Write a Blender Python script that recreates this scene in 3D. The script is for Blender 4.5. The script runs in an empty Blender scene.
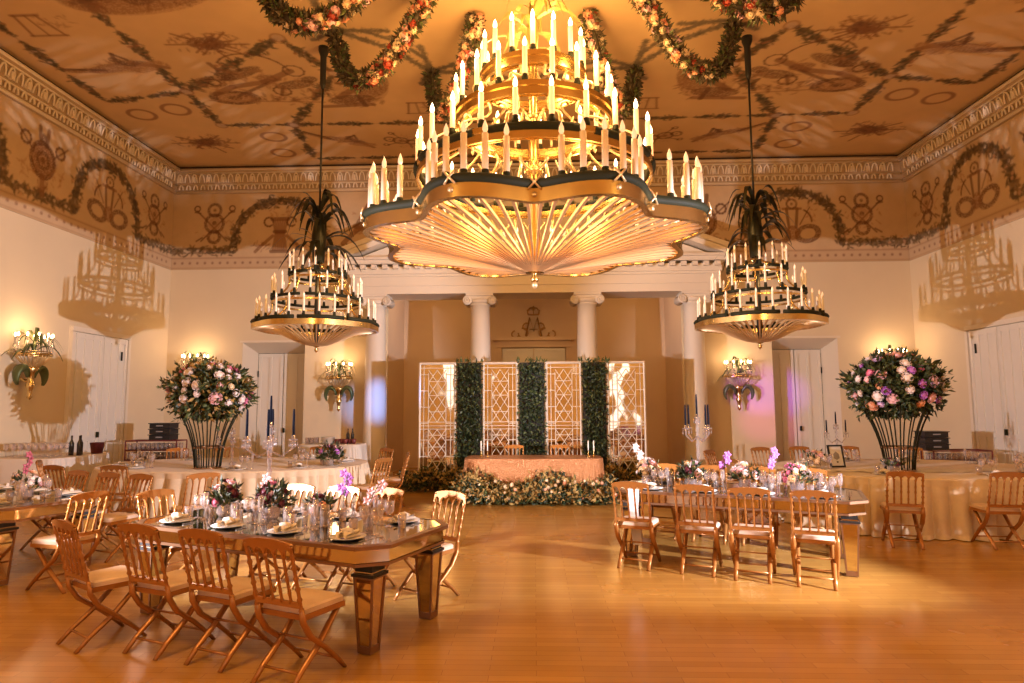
import bpy, math, random
import numpy as np
from mathutils import Vector, Matrix
PI = math.pi
R = math.radians
scene = bpy.context.scene
COL = scene.collection
rnd = random.Random(7)

# ------------------------------------------------------------------ camera, world, lights, exposure
cam_d = bpy.data.cameras.new('camera')
cam_d.sensor_width = 36.0
cam_d.lens = 640 / 1024 * 36.0
cam_d.clip_end = 200
cam = bpy.data.objects.new('camera', cam_d)
COL.objects.link(cam)
cam.location = (0, 0, 1.75)
cam.rotation_euler = (Matrix.Rotation(0.034, 4, 'Z') @ Matrix.Rotation(PI / 2 + 0.098, 4, 'X') @ Matrix.Rotation(-0.005, 4, 'Z')).to_euler()
scene.camera = cam

world = bpy.data.worlds.new('world')
scene.world = world
world.use_nodes = True
world.node_tree.nodes['Background'].inputs[0].default_value = (1.0, 0.75, 0.5, 1)
world.node_tree.nodes['Background'].inputs[1].default_value = 0.05

vs = scene.view_settings
vs.view_transform = 'Standard'
vs.look = 'None'
vs.gamma = 1.0
vs.use_curve_mapping = False
vs.exposure = 0.04
cy = scene.cycles
cy.use_denoising = True
cy.max_bounces = 7
cy.diffuse_bounces = 4
cy.glossy_bounces = 3
cy.transmission_bounces = 4
cy.transparent_max_bounces = 14
cy.caustics_reflective = False
cy.caustics_refractive = False
cy.sample_clamp_indirect = 4.0

WARM = (1.0, 0.57, 0.19)
def lamp(name, kind, loc, energy, color=WARM, size=0.1, target=None, angle=60, blend=0.4):
    d = bpy.data.lights.new(name, kind)
    d.energy = energy
    d.color = color
    d.shadow_soft_size = size
    o = bpy.data.objects.new(name, d)
    COL.objects.link(o)
    o.location = loc
    if kind == 'SPOT':
        d.spot_size = R(angle)
        d.spot_blend = blend
        v = Vector(target) - Vector(loc)
        o.rotation_euler = v.to_track_quat('-Z', 'Y').to_euler()
    return o

CH = (0.02, 8.1)                       # centre of the great chandelier
CHL, CHR = (-3.62, 10.5), (3.68, 10.5)  # the two small ones
# video lamps on stands either side of the entrance, washing the far walls
lamp('video_lamp', 'SPOT', (7.0, 4.0, 1.75), 6400, (0.86, 0.82, 0.95), 0.05, (-7.2, 13.2, 1.7), 51, 0.4)
lamp('video_lamp', 'SPOT', (-7.0, 4.0, 1.75), 5400, (0.90, 0.82, 0.90), 0.05, (7.6, 13.4, 1.7), 51, 0.4)
lamp('party_lamp', 'SPOT', (1.6, 6.0, 2.9), 9000, (0.16, 0.35, 1.0), 0.06, (-3.75, 15.3, 1.85), 7, 1.0)
lamp('party_lamp', 'SPOT', (-2.5, 6.5, 3.1), 7000, (0.40, 0.10, 1.0), 0.06, (5.55, 16.1, 2.1), 7, 1.0)
lamp('party_lamp', 'SPOT', (-2.0, 6.5, 3.1), 2600, (0.9, 0.15, 0.6), 0.06, (5.6, 16.1, 1.3), 6, 1.0)
# lit tiers of the great chandelier
for z, rr_, n, e in ((4.08, 0.85, 4, 24), (5.22, 1.5, 6, 42), (5.95, 1.02, 4, 52), (6.5, 0.67, 3, 60)):
    for k in range(n):
        a_ = 2 * PI * (k + 0.5) / n
        lamp('chandelier_glow', 'POINT', (CH[0] + rr_ * math.sin(a_), CH[1] + rr_ * math.cos(a_), z), e * 1.12, WARM, 0.16)
for c in (CHL, CHR):
    lamp('chandelier_glow', 'POINT', (c[0], c[1], 3.35), 16, WARM, 0.05)
    lamp('chandelier_glow', 'POINT', (c[0] + 0.1, c[1] - 0.15, 3.78), 8, WARM, 0.05)
for c in (CHL, CHR):                   # their twins behind the entrance
    lamp('chandelier_glow', 'POINT', (c[0], 2.6, 4.2), 300, WARM, 0.4)

for x in (-2.6, 2.6):                  # unseen warm fill added behind the architrave to brighten the recess
    lamp('recess_fill', 'POINT', (x, 16.3, 5.0), 30, WARM, 0.3)

# ------------------------------------------------------------------ materials
def mat(name, color=(0.8, 0.8, 0.8), rough=0.5, metal=0.0, emit=None, es=0.0, noise=0.0, nscale=8.0, bump=0.0, bscale=40.0, bdist=0.02,
        attr=None, spec=0.5, coat=0.0, sheen=0.0, trans=0.0):
    m = bpy.data.materials.new(name)
    m.use_nodes = True
    nt = m.node_tree
    b = nt.nodes['Principled BSDF']
    b.inputs['Base Color'].default_value = (*color, 1)
    b.inputs['Roughness'].default_value = rough
    b.inputs['Metallic'].default_value = metal
    b.inputs['Specular IOR Level'].default_value = spec
    b.inputs['Coat Weight'].default_value = coat
    b.inputs['Sheen Weight'].default_value = sheen
    b.inputs['Transmission Weight'].default_value = trans
    if emit:
        b.inputs['Emission Color'].default_value = (*emit, 1)
        b.inputs['Emission Strength'].default_value = es
    src = None
    tc = nt.nodes.new('ShaderNodeTexCoord')
    if attr:
        a = nt.nodes.new('ShaderNodeAttribute')
        a.attribute_name = attr
        src = a.outputs['Color']
    if noise > 0:
        n = nt.nodes.new('ShaderNodeTexNoise')
        n.inputs['Scale'].default_value = nscale
        n.inputs['Detail'].default_value = 4
        nt.links.new(tc.outputs['Object'], n.inputs['Vector'])
        mr = nt.nodes.new('ShaderNodeMapRange')
        mr.inputs[3].default_value = 1 - noise
        mr.inputs[4].default_value = 1 + noise
        mr.clamp = False
        nt.links.new(n.outputs['Fac'], mr.inputs[0])
        mx = nt.nodes.new('ShaderNodeVectorMath')
        mx.operation = 'SCALE'
        if src:
            nt.links.new(src, mx.inputs[0])
        else:
            mx.inputs[0].default_value = color
        nt.links.new(mr.outputs[0], mx.inputs['Scale'])
        src = mx.outputs[0]
    if src:
        nt.links.new(src, b.inputs['Base Color'])
    if bump > 0:
        n2 = nt.nodes.new('ShaderNodeTexNoise')
        n2.inputs['Scale'].default_value = bscale
        nt.links.new(tc.outputs['Object'], n2.inputs['Vector'])
        bp = nt.nodes.new('ShaderNodeBump')
        bp.inputs['Strength'].default_value = bump
        bp.inputs['Distance'].default_value = bdist
        nt.links.new(n2.outputs['Fac'], bp.inputs['Height'])
        nt.links.new(bp.outputs[0], b.inputs['Normal'])
    return m

def glass_mat(name, tint=(1, 0.97, 0.95), refl=0.25, rough=0.03, body=0.10):
    m = bpy.data.materials.new(name)
    m.use_nodes = True
    nt = m.node_tree
    nt.nodes.clear()
    out = nt.nodes.new('ShaderNodeOutputMaterial')
    tr = nt.nodes.new('ShaderNodeBsdfTransparent')
    tr.inputs[0].default_value = (*tint, 1)
    gl = nt.nodes.new('ShaderNodeBsdfGlossy')
    gl.inputs['Roughness'].default_value = rough
    gl.inputs[0].default_value = (1, 0.95, 0.9, 1)
    lw = nt.nodes.new('ShaderNodeLayerWeight')
    lw.inputs[0].default_value = refl
    mx = nt.nodes.new('ShaderNodeMixShader')
    nt.links.new(lw.outputs['Facing'], mx.inputs[0])
    nt.links.new(tr.outputs[0], mx.inputs[1])
    nt.links.new(gl.outputs[0], mx.inputs[2])
    df = nt.nodes.new('ShaderNodeBsdfDiffuse')
    df.inputs[0].default_value = (0.9, 0.85, 0.85, 1)
    mx2 = nt.nodes.new('ShaderNodeMixShader')
    mx2.inputs[0].default_value = body
    nt.links.new(mx.outputs[0], mx2.inputs[1])
    nt.links.new(df.outputs[0], mx2.inputs[2])
    nt.links.new(mx2.outputs[0], out.inputs[0])
    return m

def floor_mat():
    m = bpy.data.materials.new('oak_parquet')
    m.use_nodes = True
    nt = m.node_tree
    b = nt.nodes['Principled BSDF']
    tc = nt.nodes.new('ShaderNodeTexCoord')
    br = nt.nodes.new('ShaderNodeTexBrick')
    br.offset = 0.5
    br.inputs['Scale'].default_value = 1.0
    br.inputs['Brick Width'].default_value = 0.62
    br.inputs['Row Height'].default_value = 0.085
    br.inputs['Mortar Size'].default_value = 0.0015
    br.inputs['Color1'].default_value = (0.50, 0.262, 0.055, 1)
    br.inputs['Color2'].default_value = (0.42, 0.208, 0.042, 1)
    br.inputs['Mortar'].default_value = (0.24, 0.11, 0.03, 1)
    nt.links.new(tc.outputs['Object'], br.inputs['Vector'])
    n = nt.nodes.new('ShaderNodeTexNoise')
    n.inputs['Scale'].default_value = 0.9
    n.inputs['Detail'].default_value = 5
    nt.links.new(tc.outputs['Object'], n.inputs['Vector'])
    mr = nt.nodes.new('ShaderNodeMapRange')
    mr.inputs[3].default_value = 0.75
    mr.inputs[4].default_value = 1.3
    nt.links.new(n.outputs['Fac'], mr.inputs[0])
    sc = nt.nodes.new('ShaderNodeVectorMath')
    sc.operation = 'SCALE'
    nt.links.new(br.outputs['Color'], sc.inputs[0])
    nt.links.new(mr.outputs[0], sc.inputs['Scale'])
    nt.links.new(sc.outputs[0], b.inputs['Base Color'])
    mr2 = nt.nodes.new('ShaderNodeMapRange')
    mr2.inputs[3].default_value = 0.12
    mr2.inputs[4].default_value = 0.36
    nt.links.new(n.outputs['Fac'], mr2.inputs[0])
    nt.links.new(mr2.outputs[0], b.inputs['Roughness'])
    b.inputs['Specular IOR Level'].default_value = 0.45
    return m

M = {}
M['wall'] = mat('cream_wall_paint', (0.70, 0.57, 0.38), 0.75, noise=0.05, nscale=1.5)
M['niche'] = mat('ochre_niche_paint', (0.68, 0.50, 0.33), 0.75, noise=0.06, nscale=1.5)
M['plaster'] = mat('white_plaster', (0.74, 0.64, 0.50), 0.6)
M['cornice'] = mat('shaded_plaster', (0.46, 0.32, 0.19), 0.7)  # darker ground paints shade into the recesses between the ornaments
M['cornice_relief'] = mat('lit_relief_plaster', (0.80, 0.66, 0.48), 0.6)  # paler copy of the cornice plaster, for painted relief contrast
M['gap'] = mat('gap_shade', (0.05, 0.03, 0.02), 0.9)  # shade colour for the line between cornice and ceiling
M['door'] = mat('white_door_paint', (0.72, 0.66, 0.56), 0.45)
M['paint'] = mat('painted_plaster', attr='paint', rough=0.85, noise=0.07, nscale=2.5)
M['floor'] = floor_mat()
M['gold'] = mat('gilt_brass', (0.70, 0.50, 0.20), 0.24, 1.0, noise=0.1, nscale=12)
M['gold_leaf'] = mat('gilt_leaf', (0.84, 0.62, 0.34), 0.35, 0.7)
M['rib'] = mat('cream_gilt_rib', (0.80, 0.50, 0.24), 0.32, 0.75)
M['bronze'] = mat('dark_green_bronze', (0.020, 0.021, 0.009), 0.65, 0.0, spec=.2)
M['black'] = mat('black_iron', (0.02, 0.018, 0.015), 0.5, 0.3)
M['candle'] = mat('candle_glass_white', (0.85, 0.76, 0.62), 0.35)
M['candle_clear'] = mat('candle_clear', (0.85, 0.70, 0.52), 0.2, trans=0.0)
M['candle_lit'] = mat('candle_lit', (0.9, 0.7, 0.45), 0.4, emit=(1.0, 0.55, 0.24), es=0.9)
M['bulb'] = mat('lit_bulb', (1, 0.8, 0.5), 0.3, emit=(1.0, 0.62, 0.30), es=16)
M['bulb_dim'] = mat('dim_bulb', (0.9, 0.8, 0.65), 0.15, emit=(1.0, 0.6, 0.35), es=0.6)
M['chair'] = mat('gold_lacquered_wood', (0.41, 0.172, 0.042), 0.27, 0.35, noise=0.15, nscale=10)
M['chair_top'] = M['chair']
M['cushion'] = mat('beige_seat_fabric', (0.68, 0.50, 0.35), 0.85, noise=0.1, nscale=20)
M['mirror'] = mat('antique_mirror', (0.74, 0.66, 0.50), 0.06, 1.0, noise=0.12, nscale=4)
M['mirror_edge'] = mat('bronze_edge', (0.30, 0.17, 0.09), 0.3, 0.7)
M['screen_mirror'] = mat('screen_mirror', (0.88, 0.78, 0.60), 0.05, 1.0, bump=1.0, bscale=0.9, bdist=0.05)
M['white_metal'] = mat('white_metal', (0.80, 0.70, 0.56), 0.4)
M['cloth'] = mat('cream_cloth', (0.68, 0.54, 0.36), 0.8, noise=0.08, nscale=30, sheen=0.2)
M['lace'] = mat('pale_lace_runner', (0.78, 0.70, 0.58), 0.8, noise=0.2, nscale=50)
M['sequin'] = mat('rose_gold_sequins', (0.50, 0.22, 0.085), 0.30, 0.6, noise=0.5, nscale=60, bump=1.0, bscale=70)
M['leaf'] = mat('dark_green_leaf', (0.026, 0.040, 0.013), 0.5, noise=0.4, nscale=6)
M['leaf_mid'] = mat('mid_green_leaf', (0.085, 0.105, 0.028), 0.5, noise=0.4, nscale=6)
M['leaf_light'] = mat('pale_lit_leaf', (0.42, 0.26, 0.07), 0.6, noise=0.3, nscale=6)  # golden tone paints lamplight on the foliage banks; pale leaves among the flowers
M['leaf_olive'] = mat('dry_olive_leaf', (0.085, 0.060, 0.028), 0.7, noise=0.4, nscale=6)
M['frond'] = mat('dark_metal_frond', (0.022, 0.022, 0.010), 0.4, 0.4)
M['frond_gold'] = mat('gilt_green_frond', (0.35, 0.30, 0.08), 0.4, 0.4)
M['white_petal'] = mat('white_petal', (0.85, 0.74, 0.70), 0.6)
M['blush'] = mat('blush_petal', (0.82, 0.50, 0.50), 0.6)
M['pink'] = mat('pink_petal', (0.72, 0.22, 0.36), 0.6)
M['lilac'] = mat('lilac_petal', (0.74, 0.52, 0.74), 0.6)
M['violet'] = mat('violet_petal', (0.55, 0.20, 0.62), 0.6)
M['peach'] = mat('peach_petal', (0.85, 0.42, 0.24), 0.6)
M['red'] = mat('red_petal', (0.42, 0.06, 0.03), 0.6)
M['cream_petal'] = mat('cream_petal', (0.85, 0.66, 0.42), 0.6)
M['burgundy'] = mat('burgundy_petal', (0.12, 0.015, 0.03), 0.6)
M['glass'] = glass_mat('clear_glass', refl=0.45)
M['crystal'] = glass_mat('crystal', (0.90, 0.89, 0.92), 0.5, 0.06, 0.05)
M['plate'] = mat('white_porcelain', (0.80, 0.74, 0.68), 0.25)
M['napkin'] = mat('ivory_napkin', (0.80, 0.70, 0.58), 0.85)
M['navy'] = mat('navy_wax', (0.008, 0.010, 0.018), 0.9, spec=0.05)
M['bottle'] = mat('dark_bottle_glass', (0.02, 0.015, 0.01), 0.15)
M['plastic'] = mat('black_plastic', (0.012, 0.012, 0.014), 0.4)
M['red_cup'] = mat('brown_ceramic', (0.16, 0.03, 0.03), 0.4)
M['silver'] = mat('silver', (0.8, 0.75, 0.7), 0.2, 1.0)
M['paper'] = mat('white_paper', (0.82, 0.80, 0.78), 0.8)
M['grey_art'] = mat('grey_print', (0.35, 0.33, 0.32), 0.8)

# ------------------------------------------------------------------ mesh builder
class MB:
    def __init__(s):
        s.v, s.f, s.m, s.sm = [], [], [], []
    def add(s, vs_, fs_, m=0, smooth=False, T=None):
        n = len(s.v)
        if T is not None:
            vs_ = [tuple(T @ Vector(p)) for p in vs_]
        s.v.extend(vs_)
        for f in fs_:
            s.f.append([i + n for i in f])
            s.m.append(m)
            s.sm.append(smooth)
    def box(s, c, d, m=0, T=None, rz=0.0, taper=1.0):
        x, y, z = d[0] / 2, d[1] / 2, d[2] / 2
        p = []
        for k, (a, b) in enumerate(((-1, -1), (1, -1), (1, 1), (-1, 1))):
            p.append((a * x * taper, b * y * taper, -z))
        for a, b in ((-1, -1), (1, -1), (1, 1), (-1, 1)):
            p.append((a * x, b * y, z))
        if rz:
            cr, sr = math.cos(rz), math.sin(rz)
            p = [(q[0] * cr - q[1] * sr, q[0] * sr + q[1] * cr, q[2]) for q in p]
        p = [(q[0] + c[0], q[1] + c[1], q[2] + c[2]) for q in p]
        s.add(p, [(3, 2, 1, 0), (4, 5, 6, 7), (0, 1, 5, 4), (1, 2, 6, 5), (2, 3, 7, 6), (3, 0, 4, 7)], m, False, T)
    def tube(s, pts, rad, seg=6, m=0, cap=True, smooth=True, T=None, flat=1.0):
        pts = [Vector(p) for p in pts]
        if not hasattr(rad, '__len__'):
            rad = [rad] * len(pts)
        vs_, fs_ = [], []
        up = Vector((0, 0, 1))
        prev = None
        for i, p in enumerate(pts):
            d = (pts[min(i + 1, len(pts) - 1)] - pts[max(i - 1, 0)])
            if d.length < 1e-9:
                d = Vector((0, 0, 1))
            d.normalize()
            if prev is None:
                a = up.cross(d)
                if a.length < 0.05:
                    a = Vector((1, 0, 0)) - d * d.x
            else:
                a = prev - d * prev.dot(d)
            a.normalize()
            prev = a
            b = d.cross(a)
            for k in range(seg):
                t = 2 * PI * k / seg
                q = p + a * (math.cos(t) * rad[i]) + b * (math.sin(t) * rad[i] * flat)
                vs_.append(tuple(q))
        for i in range(len(pts) - 1):
            for k in range(seg):
                k2 = (k + 1) % seg
                fs_.append((i * seg + k, i * seg + k2, (i + 1) * seg + k2, (i + 1) * seg + k))
        s.add(vs_, fs_, m, smooth, T)
        if cap:
            n = len(s.v) - len(vs_)
            s.f.append([n + k for k in reversed(range(seg))]); s.m.append(m); s.sm.append(False)
            e = n + (len(pts) - 1) * seg
            s.f.append([e + k for k in range(seg)]); s.m.append(m); s.sm.append(False)
    def lathe(s, prof, seg=16, c=(0, 0, 0), m=0, smooth=True, T=None, sx=1.0, sy=1.0):
        vs_, fs_ = [], []
        for r, z in prof:
            for k in range(seg):
                t = 2 * PI * k / seg
                vs_.append((c[0] + r * math.cos(t) * sx, c[1] + r * math.sin(t) * sy, c[2] + z))
        for i in range(len(prof) - 1):
            for k in range(seg):
                k2 = (k + 1) % seg
                fs_.append((i * seg + k, i * seg + k2, (i + 1) * seg + k2, (i + 1) * seg + k))
        if prof[0][0] > 1e-4:
            fs_.append(tuple(reversed(range(seg))))
        if prof[-1][0] > 1e-4:
            fs_.append(tuple((len(prof) - 1) * seg + k for k in range(seg)))
        s.add(vs_, fs_, m, smooth, T)
    def strip(s, path_a, path_b, m=0, smooth=True, closed=False):
        n = len(path_a)
        vs_ = [tuple(p) for p in path_a] + [tuple(p) for p in path_b]
        fs_ = [(i, (i + 1) % n, n + (i + 1) % n, n + i) for i in range(n if closed else n - 1)]
        s.add(vs_, fs_, m, smooth)
    def prism(s, poly, y0, y1, m=0, T=None):
        """poly in (x, z), extruded along y"""
        n = len(poly)
        vs_ = [(x, y0, z) for x, z in poly] + [(x, y1, z) for x, z in poly]
        fs_ = [tuple(range(n)), tuple(reversed(range(n, 2 * n)))]
        fs_ += [(i, n + i, n + (i + 1) % n, (i + 1) % n) for i in range(n)]
        s.add(vs_, fs_, m, False, T)
    def slab(s, poly, z0, z1, m=0, T=None):
        n = len(poly)
        vs_ = [(x, y, z0) for x, y in poly] + [(x, y, z1) for x, y in poly]
        fs_ = [tuple(reversed(range(n))), tuple(range(n, 2 * n))]
        fs_ += [(i, (i + 1) % n, n + (i + 1) % n, n + i) for i in range(n)]
        s.add(vs_, fs_, m, False, T)
    def leaf(s, p, d, L, w, m=0, side=None, curl=0.25):
        """a pointed leaf of two folded halves"""
        p = Vector(p); d = Vector(d).normalized()
        a = Vector((rnd.uniform(-1, 1), rnd.uniform(-1, 1), rnd.uniform(-1, 1))) if side is None else Vector(side)
        a = a.cross(d)
        if a.length < 1e-3:
            a = Vector((0, 1, 0)).cross(d)
            if a.length < 1e-3:
                a = Vector((1, 0, 0))
        a.normalize()
        n = d.cross(a)
        mid = p + d * (L * 0.5)
        tip = p + d * L - n * (L * curl)
        s.add([tuple(p), tuple(mid + a * w - n * (w * .2)), tuple(tip), tuple(mid - a * w - n * (w * .2)), tuple(mid + n * (w * .25))],
              [(0, 1, 4), (1, 2, 4), (2, 3, 4), (3, 0, 4)], m, False)
    def build(s, name, mats, parent=None, loc=None):
        me = bpy.data.meshes.new(name)
        me.from_pydata(s.v, [], s.f)
        if not isinstance(mats, (list, tuple)):
            mats = [mats]
        for q in mats:
            me.materials.append(M[q] if isinstance(q, str) else q)
        me.polygons.foreach_set('material_index', s.m)
        me.polygons.foreach_set('use_smooth', s.sm)
        me.update()
        o = bpy.data.objects.new(name, me)
        COL.objects.link(o)
        if parent is not None:
            o.parent = parent
        if loc is not None:
            o.location = loc
        return o

def tag(o, label=None, cat=None, group=None, kind=None):
    if label: o['label'] = label
    if cat: o['category'] = cat
    if group: o['group'] = group
    if kind: o['kind'] = kind
    return o
def thing(name, label, cat, loc=(0, 0, 0), rz=0.0, group=None):
    o = bpy.data.objects.new(name, None)
    o.empty_display_size = 0.1
    COL.objects.link(o)
    o.location = loc
    o.rotation_euler = (0, 0, rz)
    return tag(o, label, cat, group)
KIDS = {}
def kids(o):
    return [c for c in o.children]
def dup(root, loc, rz=0.0, label=None, group=None, scale=None):
    r = root.copy(); COL.objects.link(r)
    r.location = loc; r.rotation_euler = (0, 0, rz)
    if scale: r.scale = scale if hasattr(scale, '__len__') else (scale,) * 3
    if label: r['label'] = label
    if group: r['group'] = group
    for c in kids(root):
        d = c.copy(); COL.objects.link(d); d.parent = r
        for g in kids(c):
            e = g.copy(); COL.objects.link(e); e.parent = d
    return r
def struct(o):
    o['kind'] = 'structure'
    return o

# ------------------------------------------------------------------ painter: pigment colours on dense grids
class Canvas:
    def __init__(s, w, h, res, base, seed=0):
        s.w, s.h, s.res = w, h, res
        s.nx, s.ny = int(w / res) + 1, int(h / res) + 1
        s.c = np.ones((s.ny, s.nx, 3)) * np.array(base)
        g = np.random.RandomState(seed)
        s.g = g
        n = np.zeros((s.ny, s.nx))
        for k, a in ((6, .5), (16, .3), (50, .25)):
            q = g.rand(k + 2, int(k * w / h) + 3)
            yi = np.linspace(0, k, s.ny); xi = np.linspace(0, q.shape[1] - 2, s.nx)
            y0 = yi.astype(int); x0 = xi.astype(int)
            fy = (yi - y0)[:, None]; fx = (xi - x0)[None, :]
            n += a * ((q[y0][:, x0] * (1 - fx) + q[y0][:, x0 + 1] * fx) * (1 - fy) + (q[y0 + 1][:, x0] * (1 - fx) + q[y0 + 1][:, x0 + 1] * fx) * fy - .5)
        s.c *= (1 + 0.16 * n)[:, :, None]
        s.fine = g.rand(s.ny, s.nx)
    def win(s, x, y, r):
        i0, i1 = max(0, int((x - r) / s.res)), min(s.nx, int((x + r) / s.res) + 2)
        j0, j1 = max(0, int((y - r) / s.res)), min(s.ny, int((y + r) / s.res) + 2)
        if i0 >= i1 or j0 >= j1:
            return None
        X = np.arange(i0, i1) * s.res - x
        Y = np.arange(j0, j1) * s.res - y
        return j0, j1, i0, i1, X[None, :], Y[:, None]
    def put(s, w, mask, col, al):
        j0, j1, i0, i1 = w[:4]
        a = (np.clip(mask, 0, 1) * al)[:, :, None]
        s.c[j0:j1, i0:i1] = s.c[j0:j1, i0:i1] * (1 - a) + np.array(col) * a
    def ell(s, x, y, rx, ry, ang=0, col=(.3, .14, .06), al=.8, ring=None, mottled=0.0):
        w = s.win(x, y, max(rx, ry) + s.res * 2)
        if w is None: return
        ca, sa = math.cos(ang), math.sin(ang)
        U = (w[4] * ca + w[5] * sa) / max(rx, 1e-6); V = (-w[4] * sa + w[5] * ca) / max(ry, 1e-6)
        d = np.sqrt(U * U + V * V)
        px = s.res / min(rx, ry)
        if ring:
            mk = np.clip((ring / min(rx, ry) / 2 + px * .5 - abs(d - 1)) / px, 0, 1)
        else:
            mk = np.clip((1 + px * .5 - d) / px, 0, 1)
        if mottled:
            mk = mk * (1 - mottled + mottled * s.fine[w[0]:w[1], w[2]:w[3]] * 1.6)
        s.put(w, mk, col, al)
    def stroke(s, pts, wd, col=(.3, .14, .06), al=.8):
        for (x0, y0), (x1, y1) in zip(pts[:-1], pts[1:]):
            L = math.hypot(x1 - x0, y1 - y0)
            w = s.win((x0 + x1) / 2, (y0 + y1) / 2, L / 2 + wd + s.res)
            if w is None: continue
            X = w[4] + (x0 + x1) / 2 - x0; Y = w[5] + (y0 + y1) / 2 - y0
            t = np.clip((X * (x1 - x0) + Y * (y1 - y0)) / max(L * L, 1e-9), 0, 1)
            d = np.sqrt((X - t * (x1 - x0)) ** 2 + (Y - t * (y1 - y0)) ** 2)
            s.put(w, np.clip((wd / 2 - d) / s.res + .5, 0, 1), col, al)
    def garland(s, pts, wd, dens=26, cols=((.075, .045, .015), (.12, .07, .025), (.20, .115, .04)), petals=((.60, .44, .26), (.50, .27, .13)), pf=.16):
        P = [np.array(p) for p in pts]
        for a, b in zip(P[:-1], P[1:]):
            L = np.linalg.norm(b - a)
            if L < 1e-6: continue
            d = (b - a) / L; n = np.array((-d[1], d[0]))
            s.stroke([tuple(a), tuple(b)], wd * .62, tuple(q * .75 for q in cols[0]), .62)
            for k in range(int(L * dens / wd * .8) + 1):
                q = a + d * L * s.g.rand() + n * (s.g.rand() + s.g.rand() - 1) * wd * .62
                if s.g.rand() < pf:
                    s.ell(q[0], q[1], wd * .13, wd * .13, 0, petals[s.g.randint(len(petals))], .75)
                else:
                    s.ell(q[0], q[1], wd * .2, wd * .08, s.g.rand() * 3.14, cols[s.g.randint(len(cols))], .8)
    def mesh(s, name, place, flip=False):
        """place(U, V) -> x, y, z arrays"""
        U, V = np.meshgrid(np.arange(s.nx) * s.res, np.arange(s.ny) * s.res)
        U = np.minimum(U, s.w); V = np.minimum(V, s.h)
        x, y, z = place(U, V)
        co = np.stack([x + 0 * U, y + 0 * U, z + 0 * U], -1).reshape(-1, 3)
        idx = np.arange(s.nx * s.ny).reshape(s.ny, s.nx)
        q = np.stack([idx[:-1, :-1], idx[:-1, 1:], idx[1:, 1:], idx[1:, :-1]], -1).reshape(-1, 4)
        if flip: q = q[:, ::-1]
        me = bpy.data.meshes.new(name)
        me.vertices.add(len(co)); me.vertices.foreach_set('co', co.ravel())
        me.loops.add(q.size); me.loops.foreach_set('vertex_index', q.ravel().astype(np.int32))
        me.polygons.add(len(q))
        me.polygons.foreach_set('loop_start', np.arange(0, q.size, 4, dtype=np.int32))
        me.update(calc_edges=True)
        at = me.attributes.new('paint', 'FLOAT_COLOR', 'POINT')
        col = np.concatenate([s.c.reshape(-1, 3), np.ones((len(co), 1))], 1)
        at.data.foreach_set('color', col.ravel())
        me.materials.append(M['paint'])
        o = bpy.data.objects.new(name, me)
        COL.objects.link(o)
        return struct(o)

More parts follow.
